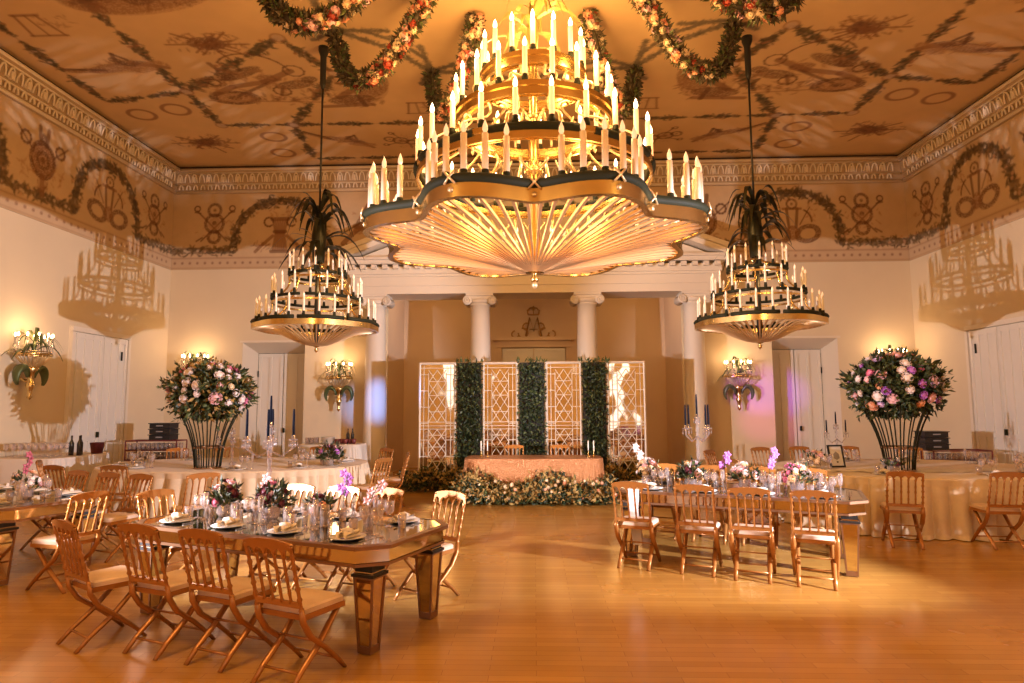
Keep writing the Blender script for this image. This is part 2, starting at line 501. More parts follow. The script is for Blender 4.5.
B1, B2, B3 = (.125, .045, .012), (.22, .088, .028), (.36, .175, .065)
def fig(cv, cx, cy_, sc, kind, up=1, mir=1, rot=0.0, dark=1.0):
    """painted grisaille ornaments; up=-1 when the figure's head points to smaller canvas y"""
    cr, sr = math.cos(rot), math.sin(rot)
    def T(a, b):
        a2, b2 = a * cr - b * sr, a * sr + b * cr
        return cx + mir * a2 * sc, cy_ + up * b2 * sc
    def E(a, b, rx, ry, ang=0, col=B2, al=.75, ring=None, mo=.5):
        x, y = T(a, b)
        cv.ell(x, y, rx * sc, ry * sc, (ang + rot) * mir * up, tuple(c * dark for c in col), al, ring * sc * 1.2 if ring else None, mo)
    def S(pts, w, col=B1, al=.75):
        cv.stroke([T(*p) for p in pts], w * sc * (1.45 if sc < .9 else 1.0), tuple(c * dark for c in col), al)
    def curl(a, b, r, t0, t1, w, col=B1):
        S([(a + r * math.cos(t0 + (t1 - t0) * k / 10), b + r * math.sin(t0 + (t1 - t0) * k / 10)) for k in range(11)], w, col)
    g = cv.g
    def scatter(a, b, rx, ry, n, col=B3):
        for _ in range(n):
            t = g.rand() * 6.28; q = math.sqrt(g.rand())
            E(a + q * rx * math.cos(t), b + q * ry * math.sin(t), .05 + .05 * g.rand(), .025, g.rand() * 3, col, .6)
    if kind == 'wreaths':
        S([(-.75, .55), (.55, -.75)], .05); S([(.75, .55), (-.55, -.75)], .05)
        for q in (-1, 1):
            curl(q * .75, .65, .12, 0, 6, .04); S([(q * .6, .45), (q * .85, .5)], .04); S([(q * .5, -.6), (q * .75, -.75)], .05)
        E(0, .58, .26, .26, 0, B1, .85, .1); E(0, .58, .07, .07, 0, B1); E(0, 0, .38, .38, 0, B1, .85, .11); E(0, 0, .27, .27, 0, B3, .5)
        E(0, .02, .1, .1, 0, B1); E(0, -.58, .24, .24, 0, B1, .85, .12); scatter(0, -.15, .9, .5, 26)
    elif kind == 'lyre':
        S([(-.12, -.2), (-.18, .45)], .07); S([(.12, -.2), (.18, .45)], .07); S([(-.3, .45), (.3, .45)], .06, B2)
        E(0, .62, .16, .16, 0, B1, .8, .06); E(0, .62, .05, .05, 0, B1)
        E(-.5, -.42, .36, .25, -.25, B1, .85, .12); E(.5, -.42, .36, .25, .25, B1, .85, .12); E(0, -.38, .2, .25, 0, B2)
        for q in (-1, 1):
            curl(q * .2, 0, .45, 0 if q > 0 else PI, (1.1 if q > 0 else PI - 1.1), .04); S([(q * .25, -.1), (q * .6, .5)], .03)
            scatter(q * .6, .35, .2, .35, 10)
    elif kind == 'urn':
        S([(-.28, .4), (.28, .4)], .1); 
        for k in range(-3, 4):
            S([(k * .09, .4), (k * .05, -.1), (k * .08, -.7)], .05, B2)
        S([(-.2, -.05), (.2, -.05)], .08); S([(-.3, -.75), (.3, -.75)], .08)
        for q in (-1, 1):
            S([(q * .25, -.2), (q * .6, -.5), (q * .85, -.75)], .08, B2); scatter(q * .65, -.55, .3, .2, 16, B2)
            curl(q * .4, .3, .16, 0, 5.5, .045); scatter(q * .25, .62, .2, .2, 9)
    elif kind == 'shield':
        E(0, 0, .42, .48, 0, B2, .85); E(0, 0, .42, .48, 0, B1, .9, .1); E(0, 0, .2, .22, 0, B1, .8, .07); E(0, 0, .08, .08, 0, B1)
        S([(-.1, .45), (-.16, .9)], .09); S([(.1, .45), (.16, .9)], .09); E(0, .62, .1, .14, 0, B1)
        for q in (-1, 1):
            curl(q * .62, .42, .17, 0, 6.3, .05); S([(q * .4, .2), (q * .9, .65)], .04); scatter(q * .55, -.3, .3, .35, 18)
        S([(0, -.45), (.05, -.95)], .12, B2); scatter(0, -.75, .35, .2, 14, B2)
    elif kind == 'bird':
        E(.1, .1, .16, .42, -.5, B1); S([(.1, .3), (.35, .75), (.2, .35)], .1, B2); S([(0, -.1), (-.5, -.6)], .12, B2)
        S([(-.1, 0), (.7, -.35)], .12, B2); scatter(0, 0, .8, .5, 26); S([(-.6, -.3), (.4, .3)], .04)
    elif kind == 'chariot':
        # wheels, car, long pole, two rearing beasts
        E(-.55, -.38, .36, .2, .1, B3, .8); E(-.55, -.38, .36, .2, .1, B1, .85, .07); E(-.55, -.38, .12, .07, .1, B1, .8)
        S([(-.8, -.25), (-.45, .0), (.1, .18), (.6, .55)], .13, B2); S([(-.45, -.3), (.35, .3)], .07, B1)
        E(-.75, .12, .2, .13, 0, B2, .7, .05); curl(-.7, .12, .1, 0, 6, .04)
        E(-.2, .42, .42, .12, .55, B1); E(-.45, .3, .16, .12, .3, B1); S([(-.25, .4), (-.5, .55), (-.55, .7)], .08, B2)
        E(.55, .12, .34, .13, .3, B1); E(.82, .3, .14, .1, .4, B1); S([(.35, .05), (.25, -.25)], .06); S([(.75, 0), (.85, -.25)], .05)
        E(.2, .3, .2, .11, 0, B2); curl(.05, .45, .55, .2, 2.6, .035); curl(.65, .55, .16, 0, 6.3, .03); curl(.3, -.1, .14, 0, 6.3, .035)
        scatter(0, -.05, 1.0, .6, 80, B3); S([(-1.0, -.5), (.9, -.45)], .04, B3)
        scatter(.2, -.3, .6, .15, 22, B2)
    elif kind == 'flying':
        E(-.1, 0, .5, .13, .1, B2); E(.35, .08, .3, .1, -.2, B1); E(-.6, -.02, .4, .07, -.1, B2); E(.1, .22, .1, .09, 0, B1)
        S([(.05, .1), (.18, .4), (.3, .2)], .07, B1); S([(.3, .1), (.8, -.12)], .1, B2); S([(-.3, -.05), (-.95, .08)], .07, B1)
        E(.5, -.05, .35, .12, .35, B3); scatter(.1, 0, .8, .2, 26, B3)
    elif kind == 'seated':
        E(0, .1, .5, .62, .5, B3, .45); E(-.25, .25, .3, .5, .35, B2, .65); E(0, .3, .13, .2, 0, B1, .7); E(.05, .55, .09, .1, 0, B1)
        S([(-.2, .2), (.35, .32)], .08, B1); S([(.05, .15), (.45, -.2)], .15, B2); E(.25, -.3, .45, .18, -.1, B1, .75)
        S([(-.1, -.5), (.85, -.55)], .12, B2); S([(.1, -.15), (.05, -.55)], .1, B1); scatter(.1, -.1, .6, .5, 36, B2)
        S([(.1, .7), (.5, .78)], .05, B2)
    elif kind == 'oval':
        E(0, 0, 1.0, .42, .08, B3, .6); E(-.1, 0, .95, .38, .08, B2, .55); E(0, .02, .35, .22, .6, B1, .7); E(-.5, .05, .3, .16, .3, B1, .6)
        E(.4, -.02, .3, .1, .1, B1, .6); E(.1, .2, .1, .1, 0, B1); E(-.35, .2, .1, .08, 0, B1); S([(-.9, -.1), (.9, .1)], .08, B1, .5)
        scatter(0, 0, .9, .35, 80, B2)
    elif kind == 'tripod':
        S([(-.3, .3), (.3, .3)], .07, B2); S([(-.25, .3), (-.4, -.5)], .05, B2); S([(.25, .3), (.4, -.5)], .05, B2); S([(0, .3), (0, -.5)], .04, B2)
        S([(-.45, -.5), (.45, -.5)], .05, B2); scatter(.5, .1, .5, .3, 22, B3)
    elif kind == 'trophy':
        E(0, 0, .38, .22, 0, B1, .75); E(0, 0, .18, .12, 0, B1, .8, .05); S([(-.8, 0), (.8, -.05)], .05, B2); S([(-.5, .35), (.5, -.35)], .06, B2)
        S([(-.35, -.3), (.3, .3)], .05, B2); S([(.1, -.3), (.2, -.6)], .06, B2); scatter(0, 0, .75, .4, 46, B2)

# ------------------------------------------------------------------ room
XW, YB, YF, ZC = 9.46, 16.15, -1.2, 7.97       # side walls, back wall, wall behind the camera, ceiling
ZF0, ZF1 = 5.29, 7.37                          # painted frieze
NX, NY = 3.72, 18.2                            # half width and back of the columned recess
mb = MB(); mb.add([(-XW - 1, YF, 0), (XW + 1, YF, 0), (XW + 1, NY + .6, 0), (-XW - 1, NY + .6, 0)], [(0, 1, 2, 3)])
struct(mb.build('floor', 'floor'))

def wall_panel(mb_, p0, p1, z0, z1, holes):
    """vertical wall p0->p1 with rectangular holes (s0, s1, z1h) from the floor up"""
    p0, p1 = Vector((*p0, 0)), Vector((*p1, 0)); L = (p1 - p0).length; d = (p1 - p0) / L
    xs = [0] + [q for h in holes for q in h[:2]] + [L]
    for a, b in zip(xs[:-1], xs[1:]):
        zb = z0
        for h in holes:
            if abs(a - h[0]) < 1e-6: zb = h[2]
        A, B_ = p0 + d * a, p0 + d * b
        mb_.add([(A.x, A.y, zb), (B_.x, B_.y, zb), (B_.x, B_.y, z1), (A.x, A.y, z1)], [(0, 1, 2, 3)])

DBL, DBR = (-7.48, -5.86), (5.95, 7.57)        # recessed doorways in the back wall
ZD = 3.36
mb = MB()
wall_panel(mb, (-XW, YB), (-NX, YB), 0, ZF0, [(DBL[0] + XW, DBL[1] + XW, ZD)])
wall_panel(mb, (NX, YB), (XW, YB), 0, ZF0, [(DBR[0] - NX, DBR[1] - NX, ZD)])
mb.add([(-NX, YB, 4.42), (NX, YB, 4.42), (NX, YB, ZF0), (-NX, YB, ZF0)], [(0, 1, 2, 3)])
mb.add([(-XW, YB + .002, ZF1 - .05), (XW, YB + .002, ZF1 - .05), (XW, YB + .002, ZC), (-XW, YB + .002, ZC)], [(0, 1, 2, 3)])
struct(mb.build('wall_back', 'wall'))
mb = MB()
for sx in (-1, 1):
    mb.add([(sx * NX, YB, 0), (sx * NX, NY, 0), (sx * NX, NY, 5.3), (sx * NX, YB, 5.3)], [(0, 1, 2, 3)])
mb.add([(-NX, NY, 0), (NX, NY, 0), (NX, NY, 5.3), (-NX, NY, 5.3)], [(0, 1, 2, 3)])
mb.add([(-NX, YB + .01, 5.3), (NX, YB + .01, 5.3), (NX, NY, 5.3), (-NX, NY, 5.3)], [(0, 1, 2, 3)])
struct(mb.build('wall_recess', 'niche'))
DSY = (13.0, 14.72)                            # doors in the side walls
for nm, sx in (('wall_left', -1), ('wall_right', 1)):
    mb = MB()
    wall_panel(mb, (sx * XW, YF), (sx * XW, YB), 0, ZF0, [])
    wall_panel(mb, (sx * (XW + .002), YF), (sx * (XW + .002), YB), ZF1 - .05, ZC, [])
    struct(mb.build(nm, 'wall'))
mb = MB(); wall_panel(mb, (-XW, YF), (XW, YF), 0, ZC, [])
struct(mb.build('wall_front', 'wall'))
M['day_fill'] = mat('daylight_fill_pane', (.8, .85, .9), .3, emit=(.80, .88, 1.0), es=1.5)  # glowing panes added behind the camera for cool fill and mirror reflections
for k, x in enumerate((-6.4, -3.2, 3.2, 6.4)):
    mb = MB(); mb.box((x, YF + .03, 2.6), (1.4, .03, 3.4)); o = struct(mb.build('window_%d' % (k + 1), 'day_fill'))
    mb = MB()
    for q in (-.72, 0, .72): mb.box((x + q, YF + .06, 2.6), (.07, .06, 3.5))
    for q in (.87, 1.9, 2.9, 4.33): mb.box((x, YF + .06, q), (1.5, .06, .07))
    mb.build('window_frame', 'plaster', o)

# splayed reveals and leaves of the doors in the back wall
def leaf_door(name, x0, x1, y, z1, handle_side, parent_struct=True):
    m_ = MB(); w = (x1 - x0) / 2
    for k in range(2):
        a = x0 + k * w
        m_.box((a + w / 2, y, z1 / 2), (w - .02, .05, z1 - .02))
        m_.box((a + w / 2, y - .031, z1 - .055), (w - .03, .03, .09)); m_.box((a + w / 2, y - .031, .11), (w - .03, .03, .2))
        for q in (a + .06, a + w / 2, a + w - .06): m_.box((q, y - .035, z1 / 2), (.07, .03, z1 - .06))
        m_.box((a + w / 2, y - .031, z1 * .62), (w - .03, .03, .08))
    o = struct(m_.build(name, 'door'))
    h = MB(); h.lathe([(.0, -.07), (.03, -.05), (.03, .05), (0, .07)], 8, (x0 + w + .07, y - .09, 1.1)); h.box((x0 + w + .07, y - .06, 1.1), (.02, .06, .03))
    h.build('door_handle', 'bronze', o)
    hg = MB(); hg.tube([(x0 + .02 if handle_side < 0 else x1 - .02, y - .06, z1 * .8), (x0 + .02 if handle_side < 0 else x1 - .02, y - .06, z1 * .8 + .16)], .016)
    hg.build('hinge', 'bronze', o)
    return o
n_ = 0
for (x0, x1) in (DBL, DBR):
    n_ += 1
    leaf_door('door_%d' % n_, x0 + .12, x1 - .12, YB + .72, ZD - .22, 1 if x0 > 0 else -1)
    mb = MB()
    a, b = (x0, YB), (x0 + .12, YB + .70); c, d = (x1, YB), (x1 - .12, YB + .70)
    z2 = ZD - .22
    mb.add([(a[0], a[1], 0), (b[0], b[1], 0), (b[0], b[1], z2), (a[0], a[1], ZD)], [(0, 1, 2, 3)])
    mb.add([(c[0], c[1], 0), (d[0], d[1], 0), (d[0], d[1], z2), (c[0], c[1], ZD)], [(3, 2, 1, 0)])
    mb.add([(a[0], a[1], ZD), (b[0], b[1], z2), (d[0], d[1], z2), (c[0], c[1], ZD)], [(0, 1, 2, 3)])
    for s0, s1 in (((x0 - .03, ZD + .03), None),):
        pass
    mb.box(((x0 + x1) / 2, YB - .02, ZD + .03), (x1 - x0 + .12, .04, .05))
    struct(mb.build('trim_%d' % n_, 'plaster'))
leaf_door('door_3', -.90, .90, NY - .05, 3.34, 1)
mb = MB(); mb.box((0, NY - .07, 3.46), (2.1, .14, .2)); mb.box((0, NY - .13, 3.6), (2.3, .26, .1))
for q in (-.98, .98): mb.box((q, NY - .05, 1.7), (.13, .1, 3.4))
struct(mb.build('trim_3', 'niche'))
# side wall doors, white double leaves standing slightly proud
for k, sx in ((4, -1), (5, 1)):
    m_ = MB(); y0, y1 = ((12.75, 14.45) if sx < 0 else (12.35, 14.1)); zt = 3.28
    for i in range(2):
        w = (y1 - y0) / 2; a = y0 + i * w
        m_.box((sx * (XW - .03), a + w / 2, zt / 2), (.05, w - .02, zt))
        for q in (a + .07, a + w * .36, a + w * .66, a + w - .07): m_.box((sx * (XW - .065), q, zt / 2), (.03, .07, zt - .05))
        for q in (.12, zt * .33, zt - .07): m_.box((sx * (XW - .061), a + w / 2, q), (.03, w - .04, .1))
    o = struct(m_.build('door_%d' % k, 'door'))
    h = MB(); h.box((sx * (XW - .12), (y0 + y1) / 2 - .1, 1.15), (.05, .035, .12)); h.build('door_handle', 'bronze', o)
    h = MB(); h.tube([(sx * (XW - .10), y1 - .25, zt - .5), (sx * (XW - .10), y1 - .25, zt - .3)], .02); h.build('hinge', 'bronze', o)
    m_ = MB(); m_.box((sx * (XW - .04), (y0 + y1) / 2, zt + .06), (.08, y1 - y0 + .2, .1))
    for q in (y0 - .06, y1 + .06): m_.box((sx * (XW - .04), q, zt / 2), (.08, .08, zt))
    struct(m_.build('trim_%d' % k, 'plaster'))

# baseboards
mb = MB()
for a, b in ((-XW, DBL[0]), (DBL[1], -NX), (NX, DBR[0]), (DBR[1], XW)): mb.box(((a + b) / 2, YB - .02, .11), (b - a, .04, .22))
struct(mb.build('baseboard_back', 'plaster'))
for nm, sx in (('baseboard_left', -1), ('baseboard_right', 1)):
    mb = MB(); mb.box((sx * (XW - .02), (YF + 12.2) / 2, .11), (.04, 12.2 - YF, .22)); mb.box((sx * (XW - .02), (14.6 + YB) / 2, .11), (.04, YB - 14.6, .22))
    struct(mb.build(nm, 'plaster'))

# painted friezes --------------------------------------------------
FB = (.56, .38, .205)
FH = ZF1 - ZF0
def arch_path(c, half, z0, z1):
    return [(c + half * math.cos(PI - PI * k / 18) * (1 if True else 1), z0 + (z1 - z0) * math.sin(PI * k / 18) ** .75) for k in range(19)]
def frieze(L, arches, ends, figs, seed, res=.02):
    cv = Canvas(L, FH, res, FB, seed)
    cv.stroke([(0, .04), (L, .04)], .03, (.40, .25, .14), .8); cv.stroke([(0, .30), (L, .30)], .04, (.36, .21, .11), .8)
    cv.stroke([(0, .17), (L, .17)], .20, (.52, .36, .22), .5)
    for k in range(int(L / .2)): cv.ell(.1 + k * .2, .17, .035, .035, 0, (.24, .12, .06), .8)
    cv.stroke([(0, FH - .02), (L, FH - .02)], .06, (.36, .22, .12), .7)
    zl, zh = .50, 1.80
    x = 0
    pts = []
    for c, h in arches:
        pts += [(x, zl), (c - h, zl)]; cv.garland([(x, zl), (c - h, zl)], .27, 30)
        ap = arch_path(c, h, zl, zh); cv.garland(ap, .31, 30)
        for q in (-1, 1): cv.garland([(c, zh + .03), (c + q * .35, zh + .02)], .16, 30, pf=.02)
        x = c + h
    cv.garland([(x, zl), (L, zl)], .27, 30)
    for u, v, s, k in figs: fig(cv, u, v, s, k)
    return cv
cxs = XW
cv = frieze(2 * XW, [(cxs - 6.6, 1.22), (cxs + 6.6, 1.22)],
            None, [(cxs - 8.35, 1.22, .62, 'wreaths'), (cxs - 6.6, 1.02, .75, 'urn'), (cxs - 4.55, 1.1, .75, 'bird'),
                   (cxs + 8.35, 1.22, .62, 'wreaths'), (cxs + 6.6, 1.05, .75, 'lyre'), (cxs + 4.35, 1.1, .75, 'shield'), (cxs - 2.5, 1.2, .6, 'wreaths'), (cxs + 2.5, 1.2, .6, 'wreaths')], 3)
cv.mesh('trim_6', lambda U, V: (U - XW, YB - .01, V + ZF0))
LY = YB - YF
for nm, sx, sd in (('trim_7', -1, 5), ('trim_8', 1, 6)):
    o_ = -YF
    cv = frieze(LY, [(o_ + 1.9, 1.05), (o_ + 5.8, 1.05), (o_ + 9.7, 1.05), (o_ + 13.6, 1.05)], None,
                [(o_ + 15.3, 1.22, .6, 'wreaths'), (o_ + 13.6, 1.0, .72, 'lyre'), (o_ + 11.65, 1.2, .7, 'shield'), (o_ + 9.7, 1.0, .72, 'urn'), (o_ + 7.7, 1.2, .6, 'shield')], sd, .025)
    if sx < 0: cv.mesh(nm, lambda U, V: (-XW + .01, U + YF, V + ZF0))
    else: cv.mesh(nm, lambda U, V: (XW - .01, U + YF, V + ZF0))

# painted ceiling ---------------------------------------------------
CB = (.64, .405, .185)
cv = Canvas(2 * XW, YB - 6.6, .026, CB, 11)
def cp(x, y): return (x + XW, y - 6.6)
GC = dict(dens=30, cols=((.055, .042, .014), (.10, .065, .02), (.16, .085, .03)), petals=((.52, .33, .17), (.34, .13, .04)), pf=.16)
def gl(a, b, w=.17):
    cv.stroke([cp(*a), cp(*b)], .03, (.25, .13, .06), .6)
    cv.garland([cp(*a), cp(a[0] * .5 + b[0] * .5, a[1] * .5 + b[1] * .5)], w, **GC)
    cv.garland([cp(a[0] * .5 + b[0] * .5, a[1] * .5 + b[1] * .5), cp(*b)], w, **GC)
def leafrun(a, b, w=.17, gap=.16):
    w = w * 1.5
    """garland cut into sprigs with gaps as painted"""
    L = math.dist(a, b); n = max(1, round(L / 1.15))
    cv.stroke([cp(*a), cp(*b)], .025, (.28, .15, .07), .5)
    for k in range(n):
        t0, t1 = (k + gap * .5) / n, (k + 1 - gap * .5) / n
        p = lambda t: cp(a[0] + (b[0] - a[0]) * t, a[1] + (b[1] - a[1]) * t)
        cv.garland([p(t0), p(t0 + (t1 - t0) * .3)], w * .55, **GC); cv.garland([p(t0 + (t1 - t0) * .25), p(t1 - (t1 - t0) * .2)], w * 1.1, **GC); cv.garland([p(t1 - (t1 - t0) * .25), p(t1)], w * .55, **GC)
for s_ in (-1, 1):
    P = lambda x, y: (s_ * x, y)
    leafrun(P(6.88, 6.6), P(6.88, 11.95)); leafrun(P(6.86, 11.96), P(6.91, 13.5)); leafrun(P(4.31, 10.18), P(6.86, 11.96), .19)
    leafrun(P(3.71, 11.38), P(5.3, 13.55), .19); leafrun(P(4.31, 10.18), P(3.71, 11.38), .16); leafrun(P(6.91, 13.5), P(0, 13.6), .14)
    leafrun(P(6.86, 11.96), P(8.75, 12.3), .15); leafrun(P(8.72, 12.3), P(8.72, 6.6), .17); leafrun(P(5.3, 13.55), P(5.5, 15.45), .17); leafrun(P(5.5, 15.5), P(0, 15.5), .14)
    for x, y in ((6.86, 11.96), (4.31, 10.18), (5.3, 13.55), (6.91, 13.5), (3.71, 11.38)): cv.ell(*cp(s_ * x, y), .09, .09, 0, (.50, .34, .22), .8); cv.ell(*cp(s_ * x, y), .12, .12, 0, (.3, .14, .07), .7, .04)
    for x, y in ((8.35, 12.9), (7.5, 12.7), (6.0, 14.15), (6.15, 15.1)): cv.ell(*cp(s_ * x, y), .27, .24, 0, (.27, .12, .05), .85, .08)
    def F(x, y, s, k, rot=0.0, flipx=1): fig(cv, s_ * x + XW, y - 6.6, s, k, -1, s_ * flipx * -1, rot)
    F(5.3, 11.85, 1.22, 'chariot', -.1); F(3.4, 12.1, 1.1, 'seated', 0, -1); F(7.6, 11.0, 1.1, 'flying', .1); F(4.45, 14.4, .95, 'flying', -.5)
    F(7.75, 14.4, 1.0, 'trophy'); F(7.7, 14.35, .7, 'trophy', .7); F(5.6, 10.3, .9, 'trophy'); F(5.5, 10.3, .6, 'trophy', .8); F(5.9, 8.85, 1.35, 'oval', .1); F(8.1, 9.6, .7, 'tripod'); F(2.4, 12.8, .6, 'tripod'); F(8.0, 7.6, .7, 'wreaths')
    F(1.9, 14.6, .7, 'trophy'); F(3.1, 14.5, .45, 'wreaths', 1.2)
# painted wreath of branches that the hanging garlands spring from
AN = [math.radians(30 * k) for k in range(12)]
def ap(k, r): return (CH[0] + r * math.sin(AN[k % 12]), CH[1] + r * math.cos(AN[k % 12]))
BR = dict(dens=34, cols=((.17, .12, .07), (.24, .17, .10), (.13, .09, .05)), petals=((.3, .2, .12),), pf=.03)
for k in range(12):
    a, b = ap(k, 3.8), ap(k + 1, 3.8)
    m_ = ((a[0] + b[0]) / 2 * .96 + CH[0] * .04, (a[1] + b[1]) / 2 * .96 + CH[1] * .04)
    cv.garland([cp(*a), cp(*m_), cp(*b)], .15, **BR)
    for q in (-1, 1):
        c_ = ap(k, 3.8); t = AN[k] + q * .16; cc = (CH[0] + 3.1 * math.sin(t), CH[1] + 3.1 * math.cos(t)); t2 = AN[k] + q * .33; c3 = (CH[0] + 3.2 * math.sin(t2), CH[1] + 3.2 * math.cos(t2))
        cv.garland([cp(*c_), cp(*cc)], .12, **BR); cv.garland([cp((c_[0] + cc[0]) / 2, (c_[1] + cc[1]) / 2), cp(*c3)], .09, **BR)
    c4 = ap(k, 4.35); cv.garland([cp(*ap(k, 3.8)), cp(*c4)], .12, **BR)
cv.mesh('ceiling', lambda U, V: (U - XW, V + 6.6, ZC), flip=True)
mb = MB(); mb.add([(-XW, YF, ZC), (XW, YF, ZC), (XW, 6.6, ZC), (-XW, 6.6, ZC)], [(3, 2, 1, 0)])
mb.v[:] = mb.v
o = struct(mb.build('ceiling_front', mat('ceiling_plain', CB, .85)))

# ornate cornice: moulded profile with a run of tongues and a dentil row
def cornice(name, p0, p1, inward):
    p0, p1 = Vector((*p0, 0)), Vector((*p1, 0)); L = (p1 - p0).length; d = (p1 - p0).normalized(); n = Vector((*inward, 0))
    prof = [(0, 7.40), (.06, 7.40), (.07, 7.46), (.10, 7.48), (.11, 7.60), (.16, 7.63), (.20, 7.86), (.26, 7.90), (.30, 7.93), (.30, 7.98), (0, 7.98)]
    m_ = MB()
    prof = [(a, z - .09) for a, z in prof]
    A = [tuple(p0 + n * a + Vector((0, 0, z)) + d * (a - .0)) for a, z in prof]
    B_ = [tuple(p1 + n * a + Vector((0, 0, z)) - d * (a - .0)) for a, z in prof]
    m_.strip(A, B_, 0, False)
    k = .15; N = int((L - .5) / .19)
    for i in range(N):
        s0 = .25 + i * (L - .5) / N
        q = p0 + d * s0
        for (h0, a0, h1, a1, w) in ((7.56, .17, 7.77, .205, .07), (7.39, .115, 7.51, .125, .05)):
            pts = []
            for j in range(7):
                t = PI * j / 6
                zz = h0 + (h1 - h0) * math.sin(t); ss = math.cos(t) * w; aa = a0 + (a1 - a0) * math.sin(t) + .018
                pts.append(tuple(q + d * ss + n * aa + Vector((0, 0, zz))))
            m_.tube(pts, .022, 4, 1, False)
        if i % 2 == 0:
            c_ = q + n * .20 + Vector((0, 0, 7.63))
            m_.box(tuple(c_), (.06, .06, .14), 1, None, math.atan2(d.y, d.x))
    for a, z, w in ((.30, 7.865, .035), (.075, 7.35, .035), (.13, 7.525, .022), (.235, 7.795, .022)):
        m_.tube([tuple(p0 + n * a + d * a + Vector((0, 0, z))), tuple(p1 + n * a - d * a + Vector((0, 0, z)))], w, 6, 1)
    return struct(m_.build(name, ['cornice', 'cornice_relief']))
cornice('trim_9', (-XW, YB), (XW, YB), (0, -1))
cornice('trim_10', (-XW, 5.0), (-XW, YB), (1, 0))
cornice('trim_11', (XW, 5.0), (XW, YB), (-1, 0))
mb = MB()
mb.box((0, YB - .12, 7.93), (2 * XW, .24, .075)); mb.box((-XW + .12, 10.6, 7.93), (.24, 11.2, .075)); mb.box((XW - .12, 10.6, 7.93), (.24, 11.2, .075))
struct(mb.build('trim_12', 'gap'))  # dark strip paints the shadow line under the ceiling edge

# portico ---------------------------------------------------------------
EX, EY = 4.62, 15.15
mb = MB()
mb.box((0, (EY + YB) / 2, 4.52), (2 * EX - .5, YB - EY - .06, .2)); mb.box((0, (EY + YB) / 2, 4.72), (2 * EX - .42, YB - EY - .0, .22)); mb.box((0, (EY + YB) / 2 - .02, 4.86), (2 * EX - .36, YB - EY + .04, .06))
mb.box((0, (EY + YB) / 2 - .04, 4.98), (2 * EX - .3, YB - EY + .08, .18))
mb.box((0, (EY + YB) / 2 - .09, 5.17), (2 * EX - .12, YB - EY + .2, .10)); mb.box((0, (EY + YB) / 2 - .12, 5.25), (2 * EX, YB - EY + .26, .06))
for k in range(34):
    mb.box((-EX + .27 + k * (2 * EX - .54) / 33, EY - .13, 5.05), (.12, .12, .10))
ZA = 6.95
for s_ in (-1, 1):
    # raking cornice
    for (o1, t1, y0) in ((0, .13, -.20), (.13, .12, -.28)):
        mb.prism([(s_ * EX, 5.26 + o1), (0, ZA + o1), (0, ZA + o1 + t1), (s_ * EX * 1.0, 5.26 + o1 + t1)], EY + y0, YB)
mb.prism([(-EX + .2, 5.26), (EX - .2, 5.26), (0, ZA)], EY + .06, YB)
struct(mb.build('trim_13', 'plaster'))

def column(label, x):
    t = thing('column', label, 'column', (x, 15.5, 0), 0, 'ionic columns of the portico')
    m_ = MB()
    prof = [(.27, .22)] + [(.275 - .05 * (k / 12) ** 1.6, .22 + (4.14 - .22) * k / 12) for k in range(13)] + [(.25, 4.15), (.25, 4.18), (.225, 4.2)]
    m_.lathe(prof, 32); m_.build('shaft', 'plaster', t)
    m_ = MB(); m_.box((0, 0, .05), (.76, .76, .1)); m_.lathe([(.36, .1), (.38, .13), (.36, .16), (.31, .17), (.31, .19), (.33, .21), (.31, .235), (.28, .24)], 32); m_.build('base', 'plaster', t)
    m_ = MB(); m_.box((0, 0, 4.395), (.66, .6, .05)); m_.box((0, 0, 4.33), (.6, .5, .08)); m_.lathe([(.24, 4.18), (.30, 4.26), (.28, 4.3)], 24)
    for sx in (-1, 1):
        T = Matrix.Translation((sx * .30, 0, 4.26)) @ Matrix.Rotation(PI / 2, 4, 'X')
        m_.lathe([(.10, -.26), (.115, -.24), (.07, 0), (.115, .24), (.10, .26)], 20, m=0, T=T)
        for yy in (-.27, .27):
            pts = []
            for k in range(26):
                a = k / 25 * 4.2 * PI; r = .105 * (1 - k / 30)
                pts.append((sx * .30 + sx * r * math.sin(a), yy, 4.26 + r * math.cos(a)))
            m_.tube(pts, .012, 5)
    m_.build('capital', 'plaster', t)
column('white round ionic column beside the bottle table', -3.87)
column('white ionic column behind the lattice and foliage screens, nearer the bottle table', -1.3)
column('white ionic column behind the screens, nearer the violet lit wall', 1.3)
column('white ionic column past the screens, beside the violet lit wall', 3.87)
